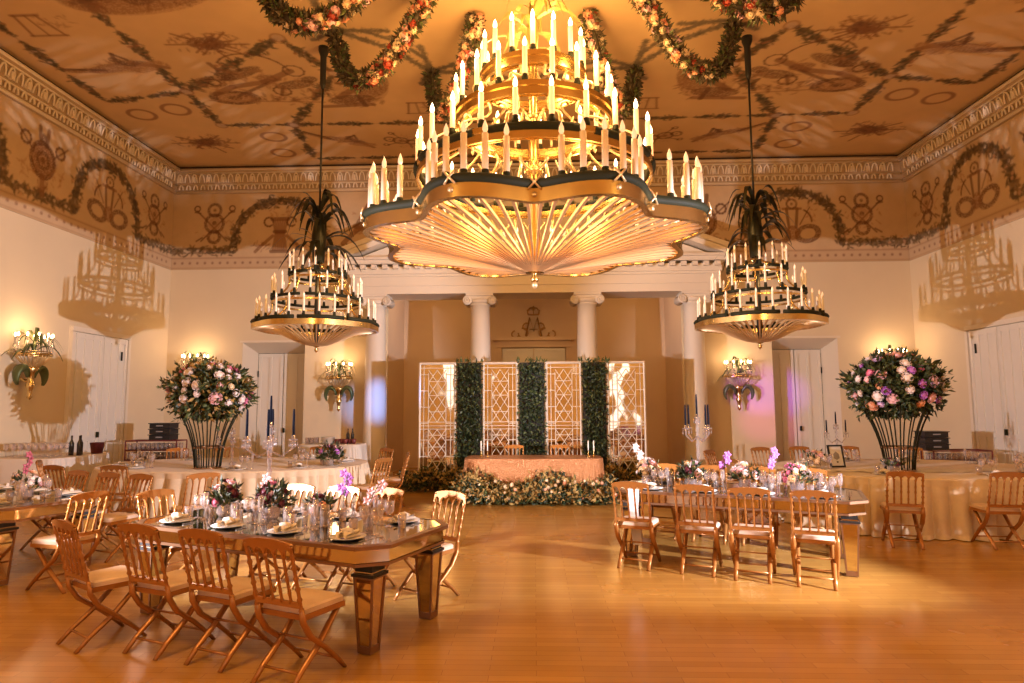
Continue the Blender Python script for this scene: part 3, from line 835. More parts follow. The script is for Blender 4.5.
# gilt monogram under a crown
def crest():
    m_ = MB()
    def C(pts, r=.022): m_.tube([(x, 0, z) for x, z in pts], r, 5)
    arc = lambda cx_, cz, r, a, b, n=10: [(cx_ + r * math.cos(a + (b - a) * k / n), cz + r * math.sin(a + (b - a) * k / n)) for k in range(n + 1)]
    C([(-.22, -.38), (-.11, .16), (0, -.22), (.11, .16), (.22, -.38)], .03)
    C([(-.12, -.18), (.12, -.18)], .012)
    for s_ in (-1, 1):
        C(arc(s_ * .3, -.28, .14, 0 if s_ > 0 else PI, (0 if s_ > 0 else PI) + s_ * -5.0)); C(arc(s_ * .52, -.32, .1, PI if s_ > 0 else 0, (PI if s_ > 0 else 0) + s_ * 4.6))
        C(arc(s_ * .2, -.1, .1, -PI / 2, -PI / 2 + s_ * 4)); C([(s_ * .1, -.4), (s_ * .3, -.46), (s_ * .5, -.42)])
        C(arc(s_ * .06, .36, .075, (PI if s_ > 0 else 0), (PI if s_ > 0 else 0) - s_ * PI))
    C([(-.15, .24), (.15, .24)], .022); C([(-.15, .24), (-.17, .38)]); C([(.15, .24), (.17, .38)]); C([(-.13, .36), (-.15, .4)]); C([(0, .26), (0, .5)], .012); C([(-.04, .46), (.04, .46)], .012)
    o_ = m_.build('crest', mat('bronze_gilt', (.42, .22, .08), .4, .5), None, (0.0, NY - .06, 4.06))
    return tag(o_, 'bronze crowned monogram crest with scrolls over the recess door', 'crest')
crest()

# ------------------------------------------------------------------ chandeliers
def frond_head(parent, z0, z1, spread, n, m, name='frond_crown', seed=1, stem=.05):
    rr = random.Random(seed)
    m_ = MB(); m_.tube([(0, 0, z0), (0, 0, z0 + (z1 - z0) * .5), (0, 0, z1)], [stem * .9, stem * 1.15, stem * .6], 10)
    for k in range(n):
        t = 2 * PI * k / n + rr.uniform(-.2, .2); lev = rr.choice([.15, .4, .65, .85, 1.0]); zb = z0 + (z1 - z0) * lev
        L = spread * rr.uniform(.6, 1.05) * (1.05 - .25 * lev); rise = spread * rr.uniform(.25, .55) * (.6 + lev * .4)
        pts_a, pts_b = [], []
        for j in range(9):
            u = j / 8; r_ = L * (u ** .8); zz = zb + rise * 4 * u * (1 - u) * .9 - L * .30 * u * u
            w = .040 * spread * (math.sin(PI * min(1, u * .93 + .07)) + .15) * 1.1
            c_, s_ = math.cos(t), math.sin(t)
            pts_a.append((r_ * c_ - w * s_, r_ * s_ + w * c_, zz)); pts_b.append((r_ * c_ + w * s_, r_ * s_ - w * c_, zz + .01))
        m_.strip(pts_a, pts_b)
    return m_.build(name, m, parent)

def candle_mb(h, r, lit):
    m_ = MB(); m_.lathe([(r * .75, 0), (r, .02), (r, h), (r * .6, h + .005)], 8, m=0); m_.lathe([(r * 1.25, -.035), (r * 1.35, 0), (r * 1.1, .03), (r * 1.1, .045)], 8, m=1)
    b = MB(); b.lathe([(r * .35, h), (r * .85, h + r * 1.2), (r * .75, h + r * 2.4), (r * .25, h + r * 3.8), (0, h + r * 4.4)], 8)
    return m_, b
def candles(root, pos, z, h, r, body, bulb, tmpl={}):
    key = (h, r, body, bulb)
    for (x, y) in pos:
        if key not in tmpl:
            a, b = candle_mb(h, r, True)
            ca = a.build('candle', [body, 'bronze'], root); cb = b.build('bulb', bulb, ca)
            tmpl[key] = (ca.data, cb.data)
        else:
            ca = bpy.data.objects.new('candle', tmpl[key][0]); COL.objects.link(ca); ca.parent = root
            cb = bpy.data.objects.new('bulb', tmpl[key][1]); COL.objects.link(cb); cb.parent = ca
        ca.location = (x, y, z)

def ring_band(m_, fr, z0, z1, th, m=0, N=96):
    """closed band following radius function fr(t)"""
    P = [(fr(2 * PI * k / N) * math.sin(2 * PI * k / N), fr(2 * PI * k / N) * math.cos(2 * PI * k / N)) for k in range(N)]
    def off(d): return [((math.hypot(x, y) + d) / math.hypot(x, y) * x, (math.hypot(x, y) + d) / math.hypot(x, y) * y) for x, y in P]
    o_, i_ = off(th / 2), off(-th / 2)
    oa = [(x, y, z0) for x, y in o_]; ob = [(x, y, z1) for x, y in o_]; ia = [(x, y, z0) for x, y in i_]; ib = [(x, y, z1) for x, y in i_]
    m_.strip(oa, ob, m, True, True); m_.strip(ib, ia, m, True, True); m_.strip(ob, ib, m, False, True); m_.strip(ia, oa, m, False, True)

def big_chandelier():
    t = thing('chandelier', 'huge gilt chandelier with scalloped ribbed bowl and four lit candle tiers', 'chandelier', (CH[0], CH[1], 0))
    def fr(a, sc=1.0):
        # eight rounded lobes meeting in pinches at 0, 45, 90 degrees ...
        u = abs(math.sin(4 * a)); return sc * (1.78 + .35 * u ** 1.5)
    z = 3.93
    m_ = MB(); ring_band(m_, fr, z - .14, z - .005, .05, 0, 192); ring_band(m_, fr, z - .15, z - .135, .08, 0, 192); ring_band(m_, lambda a: fr(a) - .11, z - .10, z + .02, .02, 0, 192)
    m_.build('rim', 'gold', t)
    m_ = MB(); P = [(fr(2 * PI * k / 192) * math.sin(2 * PI * k / 192), fr(2 * PI * k / 192) * math.cos(2 * PI * k / 192), z + .045) for k in range(193)]
    m_.tube(P, .058, 8, 0, False); m_.build('leaf_band', 'bronze', t)
    # crossed ties
    for k in range(16):
        a = 2 * PI * k / 16; r = fr(a) + .055; d = Vector((math.sin(a), math.cos(a), 0)); s_ = Vector((math.cos(a), -math.sin(a), 0)); c_ = d * r + Vector((0, 0, z + .045))
        q = MB()
        for w in (-1, 1): q.tube([tuple(c_ - s_ * .06 + Vector((0, 0, -.065 * w))), tuple(c_ + d * .012), tuple(c_ + s_ * .06 + Vector((0, 0, .065 * w)))], .012, 5)
        q.lathe([(.0, -.012), (.028, -.008), (.028, .008), (0, .012)], 10, T=Matrix.Translation(d * (r - .022) + Vector((0, 0, z - .07))) @ d.to_track_quat('Z', 'Y').to_matrix().to_4x4())
        q.build('tie', 'gold_leaf', t)
    # ribs of the bowl
    for k in range(80):
        a = 2 * PI * (k + .5) / 80; r0 = fr(a) - .03; q = MB(); pa, pb, pc, pd = [], [], [], []
        wd = .017
        for j in range(12):
            u = j / 11; r = r0 * (1 - u) + .12 * u; zz = z - .14 - (z - .14 - 3.43) * (u ** 1.2)
            ww = wd * (1 - .45 * u)
            sx, sy = math.sin(a), math.cos(a)
            for lst, (w_, dz) in ((pa, (-1, 0)), (pb, (1, 0)), (pc, (1, .035)), (pd, (-1, .035))):
                lst.append((r * sx + w_ * ww * sy, r * sy - w_ * ww * sx, zz + dz))
        q.strip(pa, pb, 0, True); q.strip(pb, pc, 0, True); q.strip(pc, pd, 0, True); q.strip(pd, pa, 0, True)
        q.build('rib', 'rib', t)
    m_ = MB(); m_.lathe([(0, 3.30), (.04, 3.31), (.055, 3.35), (.03, 3.39), (.022, 3.42), (.10, 3.43), (.16, 3.455), (.16, 3.48), (.05, 3.55), (.05, 4.0)], 24); m_.build('boss', 'gold', t)
    m_ = MB(); m_.lathe([(.0, -.045), (.03, -.03), (.042, 0), (.03, .03), (0, .045)], 12, (0, 0, 3.27)); m_.build('finial', 'gold_leaf', t)
    m_ = MB(); m_.lathe([(.075, 3.55), (.075, 4.7), (.12, 4.74), (.12, 4.8), (.07, 4.85), (.07, 5.45), (.11, 5.5), (.06, 5.55), (.06, 6.2), (.10, 6.25), (.03, 6.3), (.03, ZC)], 20); m_.build('stem', 'gold', t)
    # upper tiers
    for (rr_, zz, dark) in ((1.5, 4.72, True), (1.02, 5.45, False), (.67, 6.02, False)):
        m_ = MB(); ring_band(m_, lambda a: rr_, zz - .13, zz - .03, .035); ring_band(m_, lambda a: rr_, zz - .03, zz + .03, .07); ring_band(m_, lambda a: rr_ - .12, zz - .1, zz - .06, .02)
        m_.build('tier_ring', 'gold', t)
        if dark:
            m_ = MB(); n_k = 8
            for k in range(n_k):
                P = [(rr_ * 1.0 * math.sin(a_), rr_ * math.cos(a_), zz + .0) for a_ in [2 * PI * (k + .08 + .84 * j / 12) / n_k + PI / 8 for j in range(13)]]
                m_.tube(P, .055, 8)
            m_.build('tier_leaf_band', 'bronze', t)
    # S-curved arms between tiers
    for (r0, z0, r1, z1, n) in ((1.72, 4.0, 1.5, 4.6, 16), (1.48, 4.75, 1.02, 5.38, 16), (1.0, 5.5, .67, 5.95, 12), (.66, 6.05, .08, 6.3, 10)):
        for k in range(n):
            a = 2 * PI * (k + .5) / n; q = MB(); pts = []
            for j in range(9):
                u = j / 8; r = r0 + (r1 - r0) * u + .16 * math.sin(u * 2 * PI) * (.9 if r0 < 1.7 else .3) - .1 * math.sin(PI * u); pts.append((r * math.sin(a), r * math.cos(a), z0 + (z1 - z0) * u))
            q.tube(pts, .022, 6, flat=.6); q.build('arm', 'gold_leaf', t)
    # candles
    pos = []
    for k in range(8):
        for j in range(6):
            a = 2 * PI * (k + .5) / 8 + (j - 2.5) * .098; r = fr(a) - .04; pos.append((r * math.sin(a), r * math.cos(a)))
    candles(t, pos, z + .10, .42, .034, 'candle_clear', 'bulb_dim')
    candles(t, [(1.5 * math.sin(a), 1.5 * math.cos(a)) for a in [2 * PI * (k + .5) / 24 for k in range(24)]], 4.80, .36, .030, 'candle_lit', 'bulb')
    candles(t, [(1.02 * math.sin(a), 1.02 * math.cos(a)) for a in [2 * PI * (k + .3) / 20 for k in range(20)]], 5.52, .38, .030, 'candle_lit', 'bulb')
    candles(t, [(.67 * math.sin(a), .67 * math.cos(a)) for a in [2 * PI * k / 16 for k in range(16)]], 6.08, .38, .030, 'candle_lit', 'bulb')
    frond_head(t, 6.35, 7.1, .75, 26, 'frond_gold', seed=5, stem=.07)
    # crystal festoons inside
    m_ = MB(); rr = random.Random(3)
    for (r_, zz, n) in ((1.28, 4.3, 16), (.8, 5.05, 12)):
        for k in range(n):
            a = 2 * PI * k / n
            m_.tube([(r_ * math.sin(a + .25 * (j / 6 - .5)), r_ * math.cos(a + .25 * (j / 6 - .5)), zz + .16 - .16 * math.sin(PI * j / 6)) for j in range(7)], .013, 4)
            m_.lathe([(0, -.05), (.025, 0), (0, .05)], 6, (r_ * math.sin(a), r_ * math.cos(a), zz))
    m_.build('rosettes', 'gold_leaf', t)
    return t
big_chandelier()

def small_chandelier(label, c):
    t = thing('chandelier', label, 'chandelier', (c[0], c[1], 0), 0, 'pair of smaller chandeliers')
    fr = lambda a: 1.0 - .035 * (0.5 + .5 * math.cos(8 * a))
    z = 3.07
    m_ = MB(); ring_band(m_, fr, z - .085, z - .0, .04, 0, 96); m_.build('rim', 'gold', t)
    m_ = MB()
    for k in range(8):
        m_.tube([(fr(a) * math.sin(a), fr(a) * math.cos(a), z + .03) for a in [2 * PI * (k + .04 + .92 * j / 8) / 8 for j in range(9)]], .036, 6)
    m_.build('leaf_band', 'bronze', t)
    for k in range(48):
        a = 2 * PI * (k + .5) / 48; q = MB(); pa, pb, pc, pd = [], [], [], []
        for j in range(8):
            u = j / 7; r = (fr(a) - .02) * (1 - u) + .06 * u; uu = max(0, (u - .12) / .88); zz = z - .08 - .26 * (uu * uu * (3 - 2 * uu)); ww = .016 * (1 - .55 * u); sx, sy = math.sin(a), math.cos(a)
            for lst, (w_, dz) in ((pa, (-1, 0)), (pb, (1, 0)), (pc, (1, .025)), (pd, (-1, .025))): lst.append((r * sx + w_ * ww * sy, r * sy - w_ * ww * sx, zz + dz))
        q.strip(pa, pb); q.strip(pb, pc); q.strip(pc, pd); q.strip(pd, pa); q.build('rib', 'gold_leaf', t)
    m_ = MB(); m_.lathe([(0, 2.62), (.03, 2.65), (.035, 2.68), (.012, 2.71), (.06, 2.73), (.09, 2.75), (.03, 2.8)], 16); m_.build('finial', 'gold', t)
    m_ = MB(); m_.lathe([(.035, 2.8), (.045, 3.3), (.045, 4.1)], 10); m_.build('stem', 'black', t)
    for rr_, zz in ((.72, 3.50), (.46, 3.92)):
        m_ = MB(); ring_band(m_, lambda a: rr_, zz - .09, zz - .06, .03, 0, 48); m_.build('tier_ring', 'gold', t)
        m_ = MB()
        for k in range(6): m_.tube([(rr_ * math.sin(a), rr_ * math.cos(a), zz) for a in [2 * PI * (k + .05 + .9 * j / 8) / 6 for j in range(9)]], .026, 6)
        m_.build('tier_leaf_band', 'bronze', t)
    for (r0, z0, r1, z1, n) in ((.93, 3.1, .72, 3.45, 8), (.7, 3.5, .46, 3.88, 8), (.44, 3.95, .05, 4.15, 6)):
        for k in range(n):
            a = 2 * PI * (k + .5) / n; q = MB()
            q.tube([((r0 + (r1 - r0) * j / 6 - .1 * math.sin(PI * j / 6)) * math.sin(a), (r0 + (r1 - r0) * j / 6 - .1 * math.sin(PI * j / 6)) * math.cos(a), z0 + (z1 - z0) * j / 6) for j in range(7)], .014, 5); q.build('arm', 'gold', t)
    for r_, zz, n in ((.95, z + .075, 26), (.72, 3.55, 18), (.46, 3.97, 14)):
        candles(t, [(r_ * math.sin(a), r_ * math.cos(a)) for a in [2 * PI * (k + .5) / n for k in range(n)]], zz, .26, .019, 'candle', 'bulb_dim')
    frond_head(t, 4.15, 5.0, .80, 44, 'frond', seed=int(c[0] * 10) % 7 + 2, stem=.11)
    m_ = MB(); m_.tube([(0, 0, 4.9), (0, 0, 7.3)], .018, 6); m_.build('rod', 'black', t)
    m_ = MB(); m_.lathe([(.02, 7.2), (.05, 7.3), (.055, 7.8), (.09, 7.9), (.09, ZC)], 12); m_.build('sleeve', 'black', t)
    return t
small_chandelier('small dark palm topped chandelier hanging before the wall door by the bottle table', CHL)
small_chandelier('small dark palm topped chandelier hanging towards the violet lit wall', CHR)

# hanging garlands under the ceiling ------------------------------------
def rose_mb(r, m_=None, c=(0, 0, 0), n=3, mi=0, up=Vector((0, 0, 1)), seed=0):
    """a cupped blossom of layered petals"""
    m_ = m_ or MB(); rr = random.Random(seed)
    q = Vector(up).to_track_quat('Z', 'Y').to_matrix().to_4x4(); T = Matrix.Translation(Vector(c)) @ q
    m_.lathe([(0, -.35 * r), (.5 * r, -.25 * r), (.72 * r, .1 * r), (.5 * r, .42 * r), (.2 * r, .48 * r), (0, .4 * r)], 7, m=mi, T=T)
    for lay in range(n):
        k_n = 5 + lay
        for k in range(k_n):
            a = 2 * PI * k / k_n + lay * .5; rr0, rr1 = r * (.35 + .1 * lay), r * (.62 + .19 * lay); z0, z1 = -.2 * r, r * (.6 - .22 * lay); w = r * .40
            ca, sa = math.cos(a), math.sin(a)
            P = [(rr0 * ca, rr0 * sa, z0), (rr1 * ca - w * sa, rr1 * sa + w * ca, z1 * .6), (rr1 * 1.08 * ca, rr1 * 1.08 * sa, z1), (rr1 * ca + w * sa, rr1 * sa - w * ca, z1 * .6)]
            m_.add(P, [(0, 1, 2, 3)], mi, False, T)
    return m_
ROSE = {}
def rose(parent, mtl, loc, r, up, name='blossom'):
    key = (mtl, rnd.randrange(2))
    if key not in ROSE:
        m_ = rose_mb(1.0, seed=key[1]); me = m_.build('rose_shape', mtl); ROSE[key] = me.data; bpy.data.objects.remove(me)
    o_ = bpy.data.objects.new(name, ROSE[key]); COL.objects.link(o_); o_.parent = parent
    o_.location = loc; o_.scale = (r, r, r); o_.rotation_euler = Vector(up).to_track_quat('Z', 'Y').to_euler()
    return o_
GP = [(3.8, 8.02), (3.66, 7.55), (3.5, 7.2), (3.22, 7.0), (2.9, 7.0), (2.6, 7.14), (2.33, 7.36), (2.1, 7.6), (1.9, 7.83), (1.75, 8.03)]
GW = ['first', 'second', 'third', 'fourth', 'fifth']
glabels = {0: 'flower garland hidden straight behind the great chandelier top',
           11: 'drooping flower garland just beside the chandelier top, towards the bottle table',
           1: 'drooping flower garland just beside the chandelier top, towards the violet lit wall',
           10: 'drooping ceiling flower garland next to the palm chandelier rod, bottle table side',
           2: 'drooping ceiling flower garland next to the palm chandelier rod, violet wall side',
           9: 'outermost drooping ceiling garland on the side of the wall with the round flower shadow',
           3: 'outermost drooping ceiling garland on the violet wall side'}
for k in (1, 2, 3, 9, 10, 11):
    a = AN[k]; sx, sy = math.sin(a), math.cos(a)
    t = thing('flower_garland', glabels[k], 'garland', (CH[0] + 3.8 * sx, CH[1] + 3.8 * sy, ZC - .02), 0, 'flower garlands hung in a ring from the ceiling')
    P = []
    for i in range(len(GP) - 1):
        for j in range(6):
            u = j / 6; r_ = GP[i][0] * (1 - u) + GP[i + 1][0] * u; z_ = GP[i][1] * (1 - u) + GP[i + 1][1] * u
            P.append(Vector(((r_ - 3.8) * sx, (r_ - 3.8) * sy, z_ - 8.04)))
    P.append(Vector(((1.75 - 3.8) * sx, (1.75 - 3.8) * sy, 8.03 - 8.04)))
    m_ = MB(); m_.tube([tuple(p) for p in P], .05, 6, 0)
    for i in range(len(P) - 1):
        d = (P[i + 1] - P[i]).normalized(); fl = i > 22
        for _ in range(26 if not fl else 15):
            c_ = P[i].lerp(P[i + 1], rnd.random()); v = Vector((rnd.gauss(0, 1), rnd.gauss(0, 1), rnd.gauss(0, 1))).normalized(); v = (v - d * v.dot(d)).normalized()
            m_.leaf(c_ + v * .06, v + d * rnd.uniform(-.8, .8), rnd.uniform(.09, .16), .028, rnd.choice((0, 0, 1, 2)))
    m_.build('foliage', ['leaf_olive', 'leaf_mid', 'leaf_olive'], t)
    for i in range(17, len(P) - 1, 1):
        for _ in range(1 if i < 23 else 2):
            d = (P[i + 1] - P[i]).normalized(); v = Vector((rnd.gauss(0, 1), rnd.gauss(-.5, 1), rnd.gauss(-.4, 1))).normalized(); v = (v - d * v.dot(d)).normalized()
            rose(t, rnd.choice(['peach', 'cream_petal', 'cream_petal', 'peach', 'red', 'blush']), P[i] + v * .10, rnd.uniform(.05, .075), v)

# ------------------------------------------------------------------ backdrop of lattice mirrors and green panels
def lattice_screen(label, x0, x1, y, h=2.66):
    w = x1 - x0
    t = thing('lattice_screen', label, 'screen', ((x0 + x1) / 2, y, 0), 0, 'white lattice mirror screens behind the head table')
    m_ = MB(); m_.box((0, .025, h / 2 + .02), (w - .05, .02, h - .08)); m_.build('mirror_panel', 'screen_mirror', t)
    m_ = MB(); b = .015
    def bar(p, q, wd=b): m_.tube([(p[0], -.005, p[1]), (q[0], -.005, q[1])], wd * .55, 4, smooth=False)
    W = w / 2 - .03
    for s_ in (-1, 1): bar((s_ * W, .0), (s_ * W, h), .045); bar((s_ * (W - .09), .06), (s_ * (W - .09), h - .06)); bar((s_ * W * .5, .1), (s_ * W * .5, h - .22))
    for z in (.05, h - .02): bar((-W, z), (W, z), .045)
    for z in (.14, h - .12, h * .5 - .03, h * .5 + .05, h * .5 - .10): bar((-W, z), (W, z))
    for z in (.55, .85, 1.1, 1.6, 1.95, 2.25): bar((-W * .5, z), (W * .5, z))
    for z0, z1 in ((.14, .7), (.7, 1.22), (1.38, 1.95), (1.95, 2.5)):
        zm = (z0 + z1) / 2
        bar((-W * .5, z0), (W * .5, z1)); bar((W * .5, z0), (-W * .5, z1)); bar((0, z0), (-W * .5, zm)); bar((0, z0), (W * .5, zm)); bar((0, z1), (-W * .5, zm)); bar((0, z1), (W * .5, zm))
    for k in range(7):
        z = .3 + k * .35
        for s_ in (-1, 1): bar((s_ * W * .5, z), (s_ * W, z))
    m_.build('lattice', 'white_metal', t)
    m_ = MB()
    for s_ in (-1, 1): m_.box((s_ * (w / 2 - .04), .1, .02), (.05, .3, .04))
    m_.build('foot', 'white_metal', t)
def green_panel(label, x0, x1, y, h=2.68):
    w = x1 - x0
    t = thing('greenery_screen', label, 'foliage panel', ((x0 + x1) / 2, y, 0), 0, 'dark foliage panels between the lattice screens')
    m_ = MB(); m_.box((0, .06, h / 2), (w - .04, .10, h - .06)); m_.build('backing', 'black', t)
    m_ = MB()
    for _ in range(1500):
        x = rnd.uniform(-w / 2 + .05, w / 2 - .05); z = rnd.uniform(.02, h - .04)
        m_.leaf((x, rnd.uniform(-.08, .02), z), (rnd.gauss(0, .6), rnd.uniform(-1, -.1), rnd.gauss(-.3, .6)), rnd.uniform(.06, .13), rnd.uniform(.015, .03), rnd.choice((0, 0, 0, 1)))
    for _ in range(22):
        x = rnd.uniform(-w / 2 - .05, w / 2 + .05); m_.leaf((x, rnd.uniform(-.05, .05), h - .03), (rnd.gauss(0, .6), -.1, 1), rnd.uniform(.08, .16), .022, 1)
    for s_ in (-1, 1):
        for _ in range(40): m_.leaf((s_ * (w / 2 - .04), rnd.uniform(-.08, .0), rnd.uniform(.1, h)), (s_, rnd.uniform(-.6, 0), rnd.gauss(0, .6)), rnd.uniform(.06, .12), .02, rnd.choice((0, 1)))
    m_.build('foliage', ['leaf', 'leaf_mid'], t)
SY = 13.8
lattice_screen('white lattice mirror screen at the end of the row towards the bottle table', -2.50, -1.68, SY)
green_panel('dark green foliage panel of the row nearest the bottle table', -1.68, -1.12, SY)
lattice_screen('white lattice mirror screen standing between the first and middle foliage panels from the bottle table', -1.12, -.34, SY)
green_panel('dark green foliage panel in the middle of the screen row, under the crest', -.34, .24, SY)
lattice_screen('white lattice mirror screen between the middle panel and the panel nearer the violet wall', .24, 1.03, SY)
green_panel('dark green foliage panel of the row nearest the violet lit wall', 1.03, 1.56, SY)
lattice_screen('white lattice mirror screen ending the row towards the violet lit wall', 1.56, 2.39, SY)

# head table with sequin cloth and its chairs -----------------------------
def rounded_outline(a, b, n=96, p=2.6):
    out = []
    for k in range(n):
        t = 2 * PI * k / n; c, s_ = math.cos(t), math.sin(t)
        out.append((a * math.copysign(abs(c) ** (2 / p), c), b * math.copysign(abs(s_) ** (2 / p), s_)))
    return out
def cloth_mb(a, b, zt, z0=.01, pleats=60, amp=.03, p=2.6, n=744, puddle=.0):
    m_ = MB(); O = rounded_outline(a, b, n, p)
    def lvl(z, f, ex):
        out = []
        for k, (x, y) in enumerate(O):
            L = math.hypot(x, y); w = amp * f * (1.6 * abs(math.sin(k / n * PI * pleats)) - 1 + .4 * math.sin(k / n * 2 * PI * round(pleats * .37) + 1)) + ex
            out.append((x + x / L * w, y + y / L * w, z))
        return out
    levels = [lvl(zt, 0, 0), lvl(zt - .02, 0, .012), lvl(zt - .10, .35, .015), lvl(zt - .3, .8, .03), lvl(zt * .4, 1, .045), lvl(.06, 1.1, .06), lvl(z0, 1.2, .07 + puddle)]
    for A, B_ in zip(levels[:-1], levels[1:]): m_.strip(B_, A, 0, True, True)
    top = levels[0]; nn = len(m_.v); m_.v.extend(top); m_.f.append(list(range(nn, nn + n))); m_.m.append(0); m_.sm.append(False)
    return m_
def table_under(t, a, b, zt):
    m_ = MB(); m_.box((0, 0, zt - .035), (a * 1.5, b * 1.5, .03)); m_.build('tabletop', 'mirror_edge', t)
    for sx in (-1, 1):
        for sy in (-1, 1):
            q = MB(); q.tube([(sx * a * .6, sy * b * .6, 0), (sx * a * .6, sy * b * .6, zt - .05)], .025, 8); q.build('leg', 'black', t)
t = thing('head_table', 'rectangular head table under rose gold sequin cloth before the screens', 'table', (-.02, 12.15, 0))
cloth_mb(1.26, .46, .77, pleats=34, amp=.022, p=7).build('tablecloth', 'sequin', t); table_under(t, 1.2, .4, .74)

# chairs ------------------------------------------------------------------
def make_chair():
    t = thing('folding_chair', 'x', 'chair')
    W, ZS, ZT = .188, .44, .925
    def back(x, z):      # y of the back plane, leaning backwards
        return -.19 - .13 * (z - ZS) / (ZT - ZS)
    for s_ in (-1, 1):
        pts, rad = [], []
        for k in range(29):
            z = ZS - .03 + (ZT - .035 - ZS + .03) * k / 28; pts.append((s_ * W, back(0, z), z))
            r = .0135 if k < 2 else (.0185 if k % 4 in (0,) else .0115)
            rad.append(r)
        m_ = MB(); m_.tube(pts, rad, 8); m_.build('back_post', 'chair', t)
    # top rail: bowed above, five small arches below
    m_ = MB(); up, lo = [], []
    N = 40
    for k in range(N + 1):
        u = k / N; x = -W - .012 + (2 * W + .024) * u; zt = ZT - .028 + .030 * math.sin(PI * u) ** .6
        ph = (u * 5) % 1.0; arch = math.sqrt(max(0, 1 - (2 * ph - 1) ** 2)); zl = ZT - .128 + .068 * arch
        if u > .995: zl = ZT - .128
        up.append((x, zt)); lo.append((x, zl))
    for y0, y1, fl in ((-.012, .012, 0),):
        f0 = [(x, back(0, z) + y0, z) for x, z in up]; f1 = [(x, back(0, z) + y0, z) for x, z in lo]
        g0 = [(x, back(0, z) + y1, z) for x, z in up]; g1 = [(x, back(0, z) + y1, z) for x, z in lo]
        m_.strip(f1, f0, 0, False); m_.strip(g0, g1, 0, False); m_.strip(f0, g0, 0, False); m_.strip(g1, f1, 0, False)
    m_.build('top_rail', 'chair', t)
    m_ = MB(); m_.box((0, back(0, .51), .51), (2 * W, .022, .035)); m_.build('lower_rail', 'chair', t)
    for k in range(4):
        x = -W + 2 * W * (k + 1) / 5; pts, rad = [], []
        for j in range(15):
            z = .52 + (ZT - .10 - .52) * j / 14; pts.append((x, back(0, z), z)); rad.append(.0095 if j % 7 else .0135)
            if j in (3, 10): rad[-1] = .012
        m_ = MB(); m_.tube(pts, rad, 6); m_.build('spindle', 'chair', t)
    # seat
    m_ = MB(); out = [(-.185, -.17), (.185, -.17), (.205, .19), (.17, .215), (-.17, .215), (-.205, .19)]
    m_.slab(out, ZS - .035, ZS); m_.build('seat_frame', 'chair', t)
    m_ = MB(); o2 = [(x * .95, y * .95) for x, y in out]; o3 = [(x * .88, y * .88) for x, y in out]
    n = len(o2); m_.strip([(x, y, ZS) for x, y in o2], [(x, y, ZS + .03) for x, y in o2], 0, True, True); m_.strip([(x, y, ZS + .03) for x, y in o2], [(x, y, ZS + .042) for x, y in o3], 0, True, True)
    m_.slab(o3, ZS + .04, ZS + .0425); m_.build('seat_cushion', 'cushion', t)
    def limb(path, w, th):
        m_ = MB(); m_.tube(path, [q for q in w], 8, flat=th, smooth=True); return m_
    for s_ in (-1, 1):
        x = s_ * (W + .003)
        limb([(x, back(0, ZS + .05), ZS + .05), (x, -.185, ZS - .04), (x, -.12, .30), (x, .02, .19), (x, .14, .08), (x, .215, .0)], (.019, .026, .027, .024, .021, .017), .7).build('leg', 'chair', t)
        x = s_ * (W - .03)
        limb([(x, .19, ZS - .02), (x, .13, .36), (x, -.02, .20), (x, -.16, .09), (x, -.25, .0)], (.02, .024, .025, .022, .018), .7).build('leg', 'chair', t)
    m_ = MB(); m_.tube([(-W, .13, .09), (W, .13, .09)], .009, 6); m_.build('stretcher', 'chair', t)
    m_ = MB(); m_.tube([(-W + .03, -.17, .085), (W - .03, -.17, .085)], .009, 6); m_.build('stretcher', 'chair', t)
    m_ = MB(); m_.tube([(-W, -.03, .24), (W, -.03, .24)], .008, 6); m_.build('pivot_bar', 'chair', t)
    return t
chair0 = make_chair(); used = [False]
def chair(x, y, face, label, group):
    for g_, c_, a_, b_ in (('pleated cream oval', LO, 2.2, 1.38), ('gold draped oval', RO, 1.95, 1.52)):
        if g_ in group:
            for _ in range(60):
                if (abs(x - c_[0]) / (a_ + .36)) ** 2.4 + (abs(y - c_[1]) / (b_ + .34)) ** 2.4 >= 1: break
                d_ = Vector((x - c_[0], y - c_[1])); x, y = c_[0] + d_.x * 1.015, c_[1] + d_.y * 1.015
    """face = direction (dx, dy) the sitter looks"""
    rz = math.atan2(face[1], face[0]) - PI / 2
    if not used[0]:
        used[0] = True; chair0.location = (x, y, 0); chair0.rotation_euler = (0, 0, rz); chair0['label'] = label; chair0['group'] = group; return chair0
    return dup(chair0, (x, y, 0), rz, label, group)

UX, UY = Vector((.928, -.373)), Vector((.373, .928))
def frame_pt(c, s_, t_): return (c[0] + UX.x * s_ + UY.x * t_, c[1] + UX.y * s_ + UY.y * t_)
TA = math.atan2(-.373, .928)

